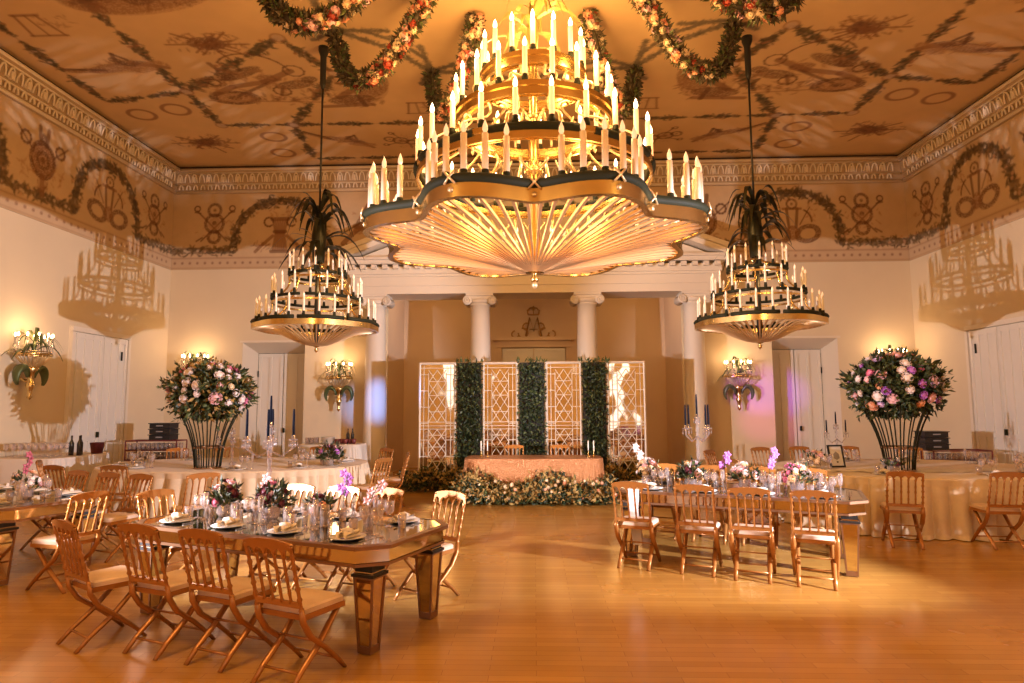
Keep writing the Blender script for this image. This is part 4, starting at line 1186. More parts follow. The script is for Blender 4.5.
# mirrored banquet tables -----------------------------------------------------
def mirror_table(label, c, L=2.6, W=1.15):
    t = thing('mirrored_table', label, 'table', (c[0], c[1], 0), TA, 'mirrored banquet tables')
    ch = .17; a, b = L / 2, W / 2
    def octo(a, b, ch): return [(-a + ch, -b), (a - ch, -b), (a, -b + ch), (a, b - ch), (a - ch, b), (-a + ch, b), (-a, b - ch), (-a, -b + ch)]
    m_ = MB(); m_.slab(octo(a - .03, b - .03, ch), .752, .763); m_.build('mirror_top', 'mirror', t)
    m_ = MB(); o_, i_ = octo(a + .015, b + .015, ch + .01), octo(a - .03, b - .03, ch)
    for A, B_ in (((o_, .735), (o_, .762)), ((o_, .762), (i_, .766)), ((o_, .735), (i_, .735))):
        m_.strip([(x, y, A[1]) for x, y in A[0]], [(x, y, B_[1]) for x, y in B_[0]], 0, False, True)
    m_.slab(octo(a - .02, b - .02, ch), .735, .75)
    m_.build('top_edge', 'mirror_edge', t)
    m_ = MB(); m_.slab(octo(a - .02, b - .02, ch), .635, .736); m_.build('apron', 'mirror', t)
    m_ = MB(); o_ = octo(a - .012, b - .012, ch); i_ = octo(a - .06, b - .06, ch)
    m_.strip([(x, y, .615) for x, y in o_], [(x, y, .638) for x, y in o_], 0, False, True); m_.strip([(x, y, .615) for x, y in i_], [(x, y, .615) for x, y in o_], 0, False, True)
    m_.build('apron_trim', 'mirror_edge', t)
    for sx in (-1, 1):
        for sy in (-1, 1):
            x, y = sx * (a - .17), sy * (b - .17)
            m_ = MB(); m_.box((x, y, .30), (.155, .155, .54), 0, taper=.62)
            lg = m_.build('leg', 'mirror', t)
            q = MB(); q.box((x, y, .58), (.15, .15, .07)); q.box((x, y, .545), (.19, .19, .02)); q.build('leg_collar', 'black', lg)
            q = MB()
            for ex in (-1, 1):
                for ey in (-1, 1): q.tube([(x + ex * .049, y + ey * .049, .02), (x + ex * .079, y + ey * .079, .56)], .0105, 4, smooth=False)
            for ex in (-1, 1): q.box((x + ex * .05, y, .03), (.012, .11, .05)); q.box((x, y + ex * .05, .03), (.11, .012, .05))
            for ex in (-1, 1): q.box((x + ex * .08, y, .535), (.012, .17, .03)); q.box((x, y + ex * .08, .535), (.17, .012, .03))
            q.build('leg_edge', 'mirror_edge', lg)
    return t
T1, T2, T3 = (-2.09, 5.51), (2.32, 7.62), (-6.18, 7.12)
mirror_table('long mirrored table with clipped corners nearest the camera', T1)
mirror_table('long mirrored table across the dance floor with hanging white ribbon', T2)
mirror_table('mirrored table cut by the picture edge behind the single dark chair', T3)

# cloth covered oval tables ------------------------------------------------------
LO, RO = (-5.1, 10.95), (5.75, 10.1)
def oval(label, c, a, b, runner):
    t = thing('banquet_table', label, 'table', (c[0], c[1], 0), 0, 'oval tables under pleated cloths')
    cloth_mb(a, b, .765, pleats=62, amp=.065, p=2.4, puddle=.02).build('tablecloth', 'cloth', t); table_under(t, a * .9, b * .9, .74)
    if runner:
        m_ = MB(); pa, pb = [], []
        for k in range(25):
            x = -a * .98 + k / 24 * 2 * a * .98; y = .10 * math.sin(k * .9); z = .772 + .006 * math.sin(k * 2.1)
            pa.append((x, y - .26, z)); pb.append((x, y + .26, z + .004))
        m_.strip(pa, pb)
        o_ = m_.build('table_runner', 'lace', None, (c[0], c[1] - (b * .35), 0)); tag(o_, runner, 'runner')
oval('oval table under pleated cream cloth beside the wall with the round flower shadow', LO, 2.2, 1.38, None)
oval('oval table under draped gold cream cloth with pale lace runner', RO, 1.95, 1.52, None)
m_ = MB(); pa, pb = [], []
for k in range(30):
    u = k / 29; x = -1.55 + 3.1 * u; pa.append((x, -.75 + .1 * math.sin(k * .7), .774 + .008 * math.sin(k * 1.9))); pb.append((x, -.25 + .08 * math.sin(k * .8 + 1), .774 + .008 * math.sin(k * 2.3)))
m_.strip(pa, pb); o_ = m_.build('table_runner', 'lace', None, (RO[0], RO[1], 0)); tag(o_, 'pale lace runner crumpled along the oval table by the tall flowers', 'runner')

# place the chairs -----------------------------------------------------------------
G1 = 'chairs at the mirrored table nearest the camera'
f = tuple(UY); fb = (-UY.x, -UY.y)
near = [((-3.27, 4.93), (.56, .83), 'gold folding chair at near mirrored table, farthest from the dance floor on the camera side'),
        ((-2.69, 4.82), f, 'gold folding chair on camera side of near mirrored table, second from the far wall end'),
        ((-2.14, 4.63), f, 'gold folding chair on camera side of near mirrored table, second from the dance floor'),
        ((-1.55, 4.34), (.40, .91), 'closest gold folding chair, by the clear mirrored corner of the near table')]
for (x, y), fc, lb in near: chair(x, y, fc, lb, G1)
far = [((-.99, 5.98), (-.62, -.85), 'gold folding chair beyond near mirrored table, at its dance floor corner'),
       ((-1.60, 6.20), fb, 'gold folding chair beyond near mirrored table, facing camera, next to the corner chair'),
       ((-2.08, 6.37), fb, 'gold folding chair beyond near mirrored table, facing camera, behind the orchids'),
       ((-2.60, 6.52), fb, 'gold folding chair beyond near mirrored table, facing camera, beside the tall candelabrum')]
for (x, y), fc, lb in far: chair(x, y, fc, lb, G1)
chair(*frame_pt(T1, -1.55, .15), tuple(UX), 'gold folding chair at the narrow end of near mirrored table, away from dance floor', G1)
G2 = 'chairs at the mirrored table across the dance floor'
for (x, y), fc, lb in [((1.13, 7.27), f, 'gold folding chair beside the hanging white ribbon at the far mirrored table'),
               ((1.74, 7.02), f, 'gold folding chair, second from the white ribbon, back to camera across the dance floor'),
               ((2.22, 6.79), f, 'gold folding chair, third from the white ribbon, back to camera across the dance floor'),
               ((2.75, 6.57), f, 'gold folding chair, fourth from the white ribbon, beside the mirrored leg across the floor')]: chair(x, y, fc, lb, G2)
for s_, lb in ((-1.0, 'gold folding chair beyond far mirrored table, facing camera, beside white orchids'), (-.4, 'gold folding chair beyond far mirrored table, facing camera, beside the tall candelabrum'),
               (.2, 'gold folding chair beyond far mirrored table, facing camera, mid table behind glasses'), (.8, 'gold folding chair beyond far mirrored table, facing camera, next to the framed card')):
    chair(*frame_pt(T2, s_, .82), fb, lb, G2)
G3 = 'chairs at the mirrored table cut by the picture edge'
chair(-4.62, 6.30, (-.93, .30), 'dark toned folding chair alone at the narrow end of the edge-cut mirrored table', G3)
for s_, lb in ((-.2, 'gold folding chair beyond edge-cut mirrored table, closest to the picture edge'), (.4, 'gold folding chair beyond edge-cut mirrored table, behind the clear orchid bowl'), (1.0, 'gold folding chair beyond edge-cut mirrored table, at its inner corner')):
    chair(*frame_pt(T3, s_, .84), fb, lb, G3)
chair(-4.35, 8.15, (-.75, .65), 'gold folding chair turned half away between edge-cut table and oval cloth table', G3)
G4 = 'chairs around the pleated cream oval table'
for x, y, fc, lb in ((-5.85, 9.42, (.05, 1), 'gold folding chair with back to camera before the pleated skirt, under the tall flowers'),
                     (-6.75, 9.3, (.3, 1), 'gold folding chair at pleated oval table, next but one to the tall flowers'),
                     (-7.45, 10.0, (.9, .5), 'gold folding chair at the wall end of the pleated oval table'),
                     (-6.9, 12.3, (.5, -1), 'gold folding chair beyond the pleated oval table near the white door'),
                     (-6.2, 12.55, (.2, -1), 'gold folding chair beyond the pleated oval table, second from the white door'),
                     (-4.4, 12.6, (-.1, -1), 'gold folding chair beyond the pleated oval table, behind the tall flower stand'),
                     (-3.05, 12.2, (-.8, -1), 'gold folding chair turned askew beside the bottle table cloth'),
                     (-2.72, 11.3, (-1, -.3), 'gold folding chair sideways at the dance floor end of the pleated oval table'),
                     (-2.75, 10.3, (-1, .5), 'gold folding chair askew at the end of pleated oval table, nearest the camera')): chair(x, y, fc, lb, G4)
G5 = 'chairs around the gold draped oval table'
for x, y, fc, lb in ((4.55, 8.28, (.33, 1), 'folding chair squarely backed to camera against the gold draped oval cloth'),
                     (5.66, 8.28, (.12, 1), 'folding chair turned three quarters against the gold draped oval cloth'),
                     (3.3, 9.75, (1, 0), 'folding chair at the inner end of the gold draped oval table, beside framed card'),
                     (3.1, 10.6, (1, -.3), 'folding chair askew at the inner end of gold draped oval table, near violet wall light'),
                     (3.35, 11.5, (.8, -.7), 'folding chair turned aside beside the recess edge beyond the gold draped table'),
                     (4.35, 12.1, (.3, -1), 'folding chair beyond the gold draped table, before the violet wall light'),
                     (5.1, 12.3, (.1, -1), 'folding chair beyond the gold draped table, under the wall door splay'),
                     (6.0, 12.3, (0, -1), 'folding chair beyond gold draped table, behind the tall flower stand'),
                     (6.9, 12.0, (-.3, -1), 'folding chair beyond gold draped table, before the glass racks')): chair(x, y, fc, lb, G5)
G6 = 'chairs behind the head table'
chair(-.42, 12.95, (0, -1), 'gold folding chair behind sequin head table, nearer the bottle table', G6)
chair(.52, 12.95, (0, -1), 'gold folding chair behind sequin head table, nearer the violet lit wall', G6)

# foliage skirts -------------------------------------------------------------------
def foliage_bank(label, x0, x1, y0, y1, hf, n, pale=.3, dens_front=True):
    t = thing('foliage_garland', label, 'foliage', ((x0 + x1) / 2, (y0 + y1) / 2, 0)); cx_, cy_ = (x0 + x1) / 2, (y0 + y1) / 2
    m_ = MB()
    for _ in range(n):
        x = rnd.uniform(x0, x1); u = rnd.random() ** .8; y = y0 + (y1 - y0) * rnd.random(); h = hf(x, (y - y0) / (y1 - y0)); z = h * u
        pal = rnd.random() < pale * (.4 + u * 1.2)  # lit upper foliage put into colour: more golden leaves higher up
        m_.leaf((x - cx_, y - cy_, z + .01), (rnd.gauss(0, .7), rnd.gauss(-.5, .5), rnd.uniform(.0, 1.0)), rnd.uniform(.07, .14), rnd.uniform(.016, .032), 2 if pal else rnd.choice((0, 0, 0, 1)))
    m_.build('leaves', ['leaf', 'leaf_mid', 'leaf_light'], t)
    return t
t = foliage_bank('dark foliage and small blossoms banked along the foot of head table', -1.42, 1.40, 11.28, 11.68, lambda x, v: (.28 + .16 * math.sin(x * 2.3 + 1) ** 2) * (.45 + .9 * v), 4200, .42)
for _ in range(70):
    x = rnd.uniform(-1.4, 1.4); rose(t, rnd.choice(['cream_petal', 'peach', 'cream_petal']), (x, rnd.uniform(-.22, .15), rnd.uniform(.12, .42)), rnd.uniform(.02, .035), (0, -1, .5), 'blossom')
foliage_bank('dark foliage bank at the screen foot on the bottle table side', -2.75, -1.42, 12.95, 13.55, lambda x, v: .30 + .12 * math.sin(x * 5) ** 2, 2600, .35)
foliage_bank('dark foliage bank at the screen foot on the violet wall side', 1.45, 2.7, 12.9, 13.55, lambda x, v: .32 + .12 * math.sin(x * 5) ** 2, 2400, .45)

# tall flower arrangements ------------------------------------------------------------
def tall_flowers(label, c, zb, zc, rx, rz_, palette, seed):
    rr = random.Random(seed)
    t = thing('flower_arrangement', label, 'flowers', (c[0], c[1], zb), 0, 'tall flower arrangements on flared rod stands')
    m_ = MB()
    m_.build
    for k in range(16):
        a = 2 * PI * k / 16
        q = MB(); pts = []
        for j in range(8):
            u = j / 7; r = .19 + .05 * u + .22 * u ** 2.2; pts.append((r * math.cos(a), r * math.sin(a), .01 + (zc - zb - .3) * u))
        q.tube(pts, .010, 6); q.build('stand_rod', 'bronze', t)
    q = MB(); q.lathe([(.185, 0), (.21, 0), (.21, .02), (.185, .02)], 24); q.lathe([(.23, .32), (.235, .335), (.23, .35), (.225, .335), (.23, .32)], 24); q.build('stand_ring', 'mirror_edge', t)
    H = zc - zb
    m_ = MB()
    def el(): 
        v = Vector((rr.gauss(0, 1), rr.gauss(0, 1), rr.gauss(0, 1))).normalized(); return v
    m_.lathe([(0, -.6 * rz_)] + [(rx * .62 * math.sin(PI * k / 8), -rz_ * .6 * math.cos(PI * k / 8)) for k in range(1, 8)] + [(0, .6 * rz_)], 14, (0, 0, H), 0)
    for _ in range(2600):
        v = el(); s_ = rr.uniform(.62, 1.0) * (1 + .10 * math.sin(5 * math.atan2(v.y, v.x) + 3 * v.z)); p = Vector((v.x * rx * s_, v.y * rx * s_, H + v.z * rz_ * s_))
        if v.z < -.85: p.z = H - .8 * rz_
        m_.leaf(p, v + el() * .9, rr.uniform(.07, .15), rr.uniform(.02, .034), rr.choice((0, 0, 1, 1, 2)) if seed == 1 else rr.choice((0, 0, 0, 1)))
    for _ in range(50):
        v = el(); v.z = abs(v.z) * .6 if rr.random() < .7 else v.z
        b = Vector((v.x * rx, v.y * rx, H + v.z * rz_)); d = (v + Vector((0, 0, rr.uniform(-.4, .5)))).normalized()
        m_.tube([b - d * .1, b + d * .1], .004, 4, 0)
        for j in range(7): m_.leaf(b + d * (.02 + j * .022), d + el() * .9, rr.uniform(.05, .09), .018, rr.choice((0, 1)))
    m_.build('foliage', ['leaf', 'leaf_mid', 'leaf_light'], t)
    placed = []
    tries = 0
    while len(placed) < 78 and tries < 3000:
        tries += 1; v = el()
        if v.z < -.6: continue
        r = rr.choice((.05, .06, .075, .095)); p = Vector((v.x * rx * .99, v.y * rx * .99, H + v.z * rz_ * .99))
        if any((p - q).length < (r + s_) * .95 for q, s_ in placed): continue
        placed.append((p, r)); rose(t, rr.choice(palette), tuple(p), r, v, 'blossom')
    return t
tall_flowers('tall white and pink flower arrangement on rod stand, nearer the bottle table', (-5.2, 10.15), .766, 1.98, .60, .46, ['white_petal', 'white_petal', 'cream_petal', 'blush', 'white_petal', 'white_petal', 'pink'], 1)
tall_flowers('tall pink and violet flower arrangement on flared rod stand at the gold draped table', (5.32, 9.65), .766, 1.99, .60, .47, ['white_petal', 'blush', 'blush', 'pink', 'peach', 'violet', 'blush', 'white_petal', 'white_petal', 'lilac'], 2)

# candelabra ----------------------------------------------------------------------------
def candelabrum(label, x, y, zb, h, arms, spread, ch=.26, mtl='crystal', rot=0.0):
    t = thing('candelabrum', label, 'candelabrum', (x, y, zb), rot, 'crystal candelabra with navy tapers')
    m_ = MB(); m_.lathe([(.10, 0), (.10, .012), (.03, .03), (.02, .06), (.035, .09), (.018, .12)] + [(.024 if k % 2 else .014, .12 + (h - .2) * k / 12) for k in range(13)] + [(.035, h - .05), (.02, h - .02), (.03, h)], 10); m_.build('stem', mtl, t)
    pts_ = [(0, 0, h)]
    for k in range(arms):
        a = 2 * PI * k / arms; c_, s_ = math.cos(a), math.sin(a)
        q = MB(); q.tube([(0, 0, h - .22), (spread * .5 * c_, spread * .5 * s_, h - .28), (spread * c_, spread * s_, h - .20), (spread * c_, spread * s_, h - .13)], .010, 6); q.build('arm', mtl, t)
        pts_.append((spread * c_, spread * s_, h - .13))
    for (a, b, z) in pts_:
        q = MB(); q.lathe([(.012, z - .01), (.04, z), (.045, z + .012), (.016, z + .016), (.018, z + .05)], 10, (a, b, 0))
        for k in range(6): q.lathe([(0, z - .07), (.008, z - .05), (.003, z - .01)], 5, (a + .038 * math.cos(k * 1.047), b + .038 * math.sin(k * 1.047), 0))
        cu = q.build('candle_cup', mtl, t)
        q = MB(); q.tube([(a, b, z + .02), (a, b, z + .02 + ch * .8), (a, b, z + .02 + ch)], [.013, .011, .008], 8); q.build('taper', 'navy', t)
candelabrum('tall crystal candelabrum with navy tapers on the near mirrored table', *frame_pt(T1, -.62, .38), .766, .78, 4, .21, .28, rot=.3)
candelabrum('tall crystal candelabrum with navy tapers on the mirrored table across the floor', *frame_pt(T2, -.45, .30), .766, .80, 4, .17, .28, rot=.4)
candelabrum('three armed crystal candelabrum with navy tapers beside the framed card', 4.87, 10.6, .766, .62, 2, .16, .20, rot=0.1)
candelabrum('small crystal candelabrum in front of the white and pink flower stand', -4.72, 9.95, .766, .60, 4, .20, .01, rot=.5)

# tableware ---------------------------------------------------------------------------------
def glass_mesh(kind):
    m_ = MB()
    if kind == 'wine': pr = [(.036, 0), (.036, .003), (.006, .008), (.004, .045), (.004, .09), (.018, .10), (.036, .125), (.040, .155), (.034, .20), (.032, .20), (.038, .155), (.034, .127), (.012, .105), (.0, .102)]
    elif kind == 'flute': pr = [(.030, 0), (.030, .003), (.005, .008), (.004, .10), (.018, .12), (.024, .17), (.021, .235), (.019, .235), (.022, .17), (.0, .125)]
    else: pr = [(.030, 0), (.038, .10), (.036, .10), (.028, .008), (0, .006)]
    m_.lathe(pr, 12); return m_
PRO = {}
def put(kind, mk, mtl, x, y, z, label, cat, group, rz=0.0, sc=1.0, tilt=None):
    if kind not in PRO:
        o_ = mk().build(kind, mtl); PRO[kind] = o_.data
    else:
        o_ = bpy.data.objects.new(kind, PRO[kind]); COL.objects.link(o_)
    o_.location = (x, y, z); o_.rotation_euler = (tilt or 0, 0, rz); o_.scale = (sc, sc, sc)
    return tag(o_, label, cat, group)
def plate_mb():
    m_ = MB(); m_.lathe([(.0, .004), (.08, .002), (.085, 0), (.135, .014), (.137, .018), (.085, .008), (0, .008)], 24); return m_
def napkin_mb():
    m_ = MB(); n = 9
    for k in range(3):
        pa = [(-.055 + .11 * j / n, -.10 + .01 * k, .02 + k * .012 + .012 * math.sin(j * 1.1 + k)) for j in range(n + 1)]; pb = [(-.05 + .10 * j / n, .10 - .015 * k, .02 + k * .013 + .014 * math.sin(j * 1.3 + k * 2)) for j in range(n + 1)]
        m_.strip(pa, pb)
    m_.tube([(-.045, 0, .05), (0, -.01, .062), (.045, 0, .05)], .018, 6)
    return m_
def fork_mb():
    m_ = MB(); m_.box((0, 0, .003), (.007, .13, .003)); m_.box((0, .09, .003), (.02, .012, .003))
    for q in (-.008, 0, .008): m_.box((q, .115, .003), (.0035, .045, .003))
    return m_
def knife_mb():
    m_ = MB(); m_.box((0, -.03, .003), (.010, .09, .004)); m_.box((.002, .06, .003), (.014, .10, .002)); return m_
names = {'A': ('the near mirrored table', 0), 'B': ('the mirrored table across the floor', 0), 'C': ('the edge-cut mirrored table', 0), 'D': ('the pleated oval table', 0), 'E': ('the gold draped oval table', 0)}
def setting(key, x, y, fc, z=.766):
    nm = names[key][0]; d = Vector(fc).normalized(); s_ = Vector((d.y, -d.x)); rz = math.atan2(d.y, d.x) - PI / 2
    P = lambda a, b: (x + s_.x * a + d.x * b, y + s_.y * a + d.y * b, z)
    put('plate', plate_mb, 'plate', *P(0, 0), 'white plate at a place setting on ' + nm, 'plate', 'plates on ' + nm, rz)
    put('napkin', napkin_mb, 'napkin', P(0, 0)[0], P(0, 0)[1], z + .004, 'folded ivory napkin on a plate on ' + nm, 'napkin', 'napkins on ' + nm, rz + rnd.uniform(-.3, .3))
    put('fork', fork_mb, 'silver', *P(-.16, 0), 'silver fork beside a plate on ' + nm, 'fork', 'forks on ' + nm, rz)
    put('knife', knife_mb, 'silver', *P(.16, 0), 'silver knife beside a plate on ' + nm, 'knife', 'knives on ' + nm, rz)
    for a, b, k in ((.10, .19, 'wine_glass'), (.0, .22, 'wine_glass'), (.17, .16, 'champagne_flute'), (-.1, .18, 'tumbler')):
        a += rnd.uniform(-.015, .015); b += rnd.uniform(-.015, .015)
        kk = {'wine_glass': 'wine', 'champagne_flute': 'flute', 'tumbler': 'tumbler'}[k]
        put(k, lambda: glass_mesh(kk), 'glass', *P(a, b), 'clear %s on %s' % ({'wine_glass': 'stemmed wine glass', 'champagne_flute': 'slender champagne flute', 'tumbler': 'short water tumbler'}[k], nm), 'glass', k.replace('_', ' ') + ' set on ' + nm)
for key, T_ in (('A', T1), ('B', T2), ('C', T3)):
    for s_ in (-.9, -.3, .3, .9):
        if key == 'C' and s_ < -.4: continue
        setting(key, *frame_pt(T_, s_, -.37), f); setting(key, *frame_pt(T_, s_, .37), fb)
for key, c, a, b, angs in (('D', LO, 2.2, 1.38, (-160, -130, -75, -45, -20, 20, 60, 95, 130, 165)), ('E', RO, 1.95, 1.52, (-165, -125, -75, -45, -15, 30, 70, 105, 140, 175))):
    for q in angs:
        q = R(q); x, y = c[0] + (a - .28) * math.cos(q), c[1] + (b - .28) * math.sin(q)
        setting(key, x, y, (-math.cos(q) * b, -math.sin(q) * a))

# low flowers, bud vases and candles on the mirrored tables ------------------------------------
def low_floral(label, x, y, w, pal, n=9, dark=False, hgt=.2, green=160):
    t = thing('low_centerpiece', label, 'flowers', (x, y, .766), rnd.uniform(0, 3))
    m_ = MB(); m_.lathe([(.05, 0), (.075, .03), (.07, .10), (.08, .11), (.065, .11), (.06, .03), (0, .02)], 12); m_.build('vase', 'glass', t)
    m_ = MB()
    for _ in range(green):
        v = Vector((rnd.gauss(0, 1), rnd.gauss(0, 1), abs(rnd.gauss(0, .8)))).normalized(); s_ = rnd.uniform(.3, 1.0)
        m_.leaf((v.x * w * s_, v.y * w * s_, .10 + v.z * hgt * s_), v + Vector((0, 0, .3)), rnd.uniform(.05, .10), rnd.uniform(.012, .022), rnd.choice((0, 0, 1)))
    m_.build('leaves', ['leaf', 'leaf_mid'], t)
    for _ in range(n):
        v = Vector((rnd.gauss(0, 1), rnd.gauss(0, 1), abs(rnd.gauss(0, 1)) + .2)).normalized()
        rose(t, rnd.choice(pal), (v.x * w * .9, v.y * w * .9, .11 + v.z * hgt), rnd.uniform(.025, .05), v, 'blossom')
def orchid(label, x, y, h, mtl, lean=(.1, 0)):
    t = thing('orchid_vase', label, 'flowers', (x, y, .766), 0)
    m_ = MB(); m_.lathe([(.025, 0), (.03, .08), (.012, .14), (.016, .15), (.010, .15), (.008, .13), (.02, .02), (0, .015)], 10); m_.build('vase', 'glass', t)
    m_ = MB(); pts = [(lean[0] * u * u, lean[1] * u * u, .03 + h * u) for u in (0, .25, .5, .75, 1)]; m_.tube(pts, .004, 5); m_.build('stalk', 'leaf_mid', t)
    for k in range(5):
        u = .55 + k * .11; c_ = Vector((lean[0] * u * u + rnd.uniform(-.03, .03), lean[1] * u * u + rnd.uniform(-.03, .03), .03 + h * u)); q = MB()
        for j in range(5):
            a = 2 * PI * j / 5; q.leaf(c_, (math.cos(a), -.3, math.sin(a)), .05, .018, 0, side=(0, -1, 0), curl=.1)
        q.build('blossom', mtl, t)
DK = ['burgundy', 'burgundy', 'pink', 'blush']; LT = ['white_petal', 'blush', 'cream_petal']
low_floral('dark burgundy blossoms in low bowl mid near mirrored table', *frame_pt(T1, -.25, .05), .15, DK, 12, True)
low_floral('burgundy and leafy low bowl on near mirrored table below the candelabrum', *frame_pt(T1, -.75, .0), .13, DK, 10, True)
low_floral('peach rose low bowl on near mirrored table towards the dance floor', *frame_pt(T1, .30, .02), .09, ['peach', 'blush', 'burgundy'], 7, False, .14, 90)
orchid('bright pink orchid stalk behind the near mirrored table glasses', *frame_pt(T1, .32, .30), .36, 'violet', (.03, .02))
orchid('pale orchid stalk on near mirrored table by the clear end', *frame_pt(T1, .70, .12), .30, 'blush', (.10, .03))
orchid('lilac orchid stalk beside the near candelabrum', *frame_pt(T1, -.45, .22), .30, 'blush', (-.04, 0))
low_floral('white blossom low bowl at the ribbon end of far mirrored table', *frame_pt(T2, -1.02, .05), .15, LT, 26, False, .2, 40)
low_floral('white and dark leafy bowl beneath the candelabrum of far mirrored table', *frame_pt(T2, -.5, -.02), .16, LT + ['burgundy'], 12)
low_floral('white blossom low bowl in the middle of far mirrored table', *frame_pt(T2, .1, .05), .17, LT, 24, False, .18, 90)
low_floral('pale blossom bowl at the oval cloth end of far mirrored table', *frame_pt(T2, .65, .03), .17, LT + ['pink'], 24, False, .2, 60)
orchid('tall white orchid stalk at the ribbon end of far mirrored table', *frame_pt(T2, -1.10, .30), .42, 'white_petal', (-.12, .0))
orchid('violet orchid stalk beside the far candelabrum', *frame_pt(T2, -.15, .28), .34, 'violet', (.03, 0))
orchid('violet orchid stalk mid far mirrored table', *frame_pt(T2, .35, .30), .40, 'violet', (.08, 0))
low_floral('pink flower and clear petals bowl on edge-cut mirrored table', *frame_pt(T3, .75, .0), .14, LT + ['peach'], 10, False, .18, 60)
orchid('pink bloom stalk above the edge-cut mirrored table', *frame_pt(T3, .35, .2), .42, 'pink', (.04, 0))
low_floral('dark leafy flower heap trailing at the dance floor end of pleated oval table', -3.35, 10.5, .22, ['burgundy', 'violet', 'blush'], 14, True, .28, 260)
low_floral('dark leafy tuft at the foot of the pink and violet flower stand', 5.0, 9.25, .12, ['burgundy'], 4, True, .1, 90)
low_floral('pale blossom mound on the inner end of gold draped table', 4.2, 9.9, .22, LT, 18, False, .16, 40)
def cup_on(key, T_, n, sd):
    q_ = random.Random(sd)
    for k in range(n):
        s_ = -1.1 + 2.2 * (k + .5) / n + q_.uniform(-.05, .05); t_ = q_.uniform(-.14, .14)
        x, y = frame_pt(T_, s_, t_)
        if k % 2: put('votive_cup', lambda: glass_mesh('tumbler'), 'crystal', x, y, .766, 'small clear votive cup among the flowers on ' + names[key][0], 'votive', 'votive cups on ' + names[key][0], 0, q_.uniform(.6, .8))
        else: put('bud_vase', bud_mb, 'crystal', x, y, .766, 'slim clear bud vase among the flowers on ' + names[key][0], 'vase', 'bud vases on ' + names[key][0], 0, q_.uniform(.8, 1.2))
def bud_mb():
    m_ = MB(); m_.lathe([(.025, 0), (.032, .04), (.012, .11), (.009, .16), (.014, .175), (.010, .175), (.006, .15), (.02, .03), (0, .01)], 12); return m_
cup_on('A', T1, 16, 1); cup_on('B', T2, 16, 2); cup_on('C', T3, 8, 3)
def pillar(label, x, y, h):
    t = thing('candle_jar', label, 'candle', (x, y, .766), 0, 'candles in clear glass cylinders')
    m_ = MB(); m_.lathe([(.038, 0), (.04, h * 1.15), (.037, h * 1.15), (.035, .008), (0, .006)], 14); m_.build('jar', 'glass', t)
    m_ = MB(); m_.lathe([(.026, .009), (.027, h * .8), (.0, h * .8 - .004)], 12); m_.build('wax', 'candle', t)
pillar('white pillar candle in glass on near mirrored table before the peach rose', *frame_pt(T1, .42, -.06), .15)
pillar('white pillar candle in glass at middle of near mirrored table', *frame_pt(T1, .05, -.08), .12)
pillar('white pillar candle in glass near the burgundy bowls of near table', *frame_pt(T1, -.5, -.12), .12)
pillar('white candle in glass by ribbon end of far mirrored table', *frame_pt(T2, -.75, .1), .13)
pillar('white candle in glass mid far mirrored table', *frame_pt(T2, .38, -.08), .12)
for k, (x, lb) in enumerate(((-1.0, 'head table, outermost on the bottle table side'), (-.88, 'head table, inner on the bottle table side'), (1.0, 'head table, inner on the violet wall side'), (1.1, 'head table, outermost on the violet wall side'))):
    t = thing('candlestick', 'slim white candlestick on the ' + lb, 'candlestick', (x, 12.1, .771), 0, 'candlesticks on the head table')
    m_ = MB(); m_.lathe([(.04, 0), (.04, .01), (.008, .02), (.008, .10), (.016, .12)], 10); m_.build('base', 'gold', t)
    m_ = MB(); m_.tube([(0, 0, .12), (0, 0, .30)], .012, 8); m_.build('taper', 'candle', t)
# framed card
t = thing('framed_card', 'black framed white card tilted on the gold draped oval table', 'card', (4.62, 10.05, .772), .25)
m_ = MB(); T = Matrix.Rotation(-.2, 4, 'X')
for c_, d_ in (((0, 0, .012), (.26, .02, .024)), ((0, 0, .328), (.26, .02, .024)), ((-.118, 0, .17), (.024, .02, .34)), ((.118, 0, .17), (.024, .02, .34))): m_.box(c_, d_, T=T)
m_.box((0, .05, .08), (.02, .10, .02)); m_.build('frame', 'plastic', t)
m_ = MB(); m_.box((0, .002, .17), (.215, .006, .30), T=T); m_.build('sheet', 'paper', t)
m_ = MB(); m_.lathe([(0, .0), (.05, .03), (.05, .09), (0, .13)], 10, (0, -.005, .11), sy=.06, T=T); m_.build('print', 'grey_art', t)
# ribbon
m_ = MB(); pa, pb = [], []
c_ = frame_pt(T2, -1.05, -.625)
for k in range(12):
    u = k / 11; z = .79 - .62 * u; o_ = .012 * math.sin(k * 1.3); pa.append((-.065 + .05 * u, o_, z)); pb.append((.065 - (.02 if u < .6 else -.02) * u, o_ + .004, z))
m_.strip(pa, pb); o_ = m_.build('ribbon', 'paper', None, (c_[0], c_[1], 0)); o_.rotation_euler = (0, 0, TA)
tag(o_, 'white ribbon hanging from the end of far mirrored table', 'ribbon')

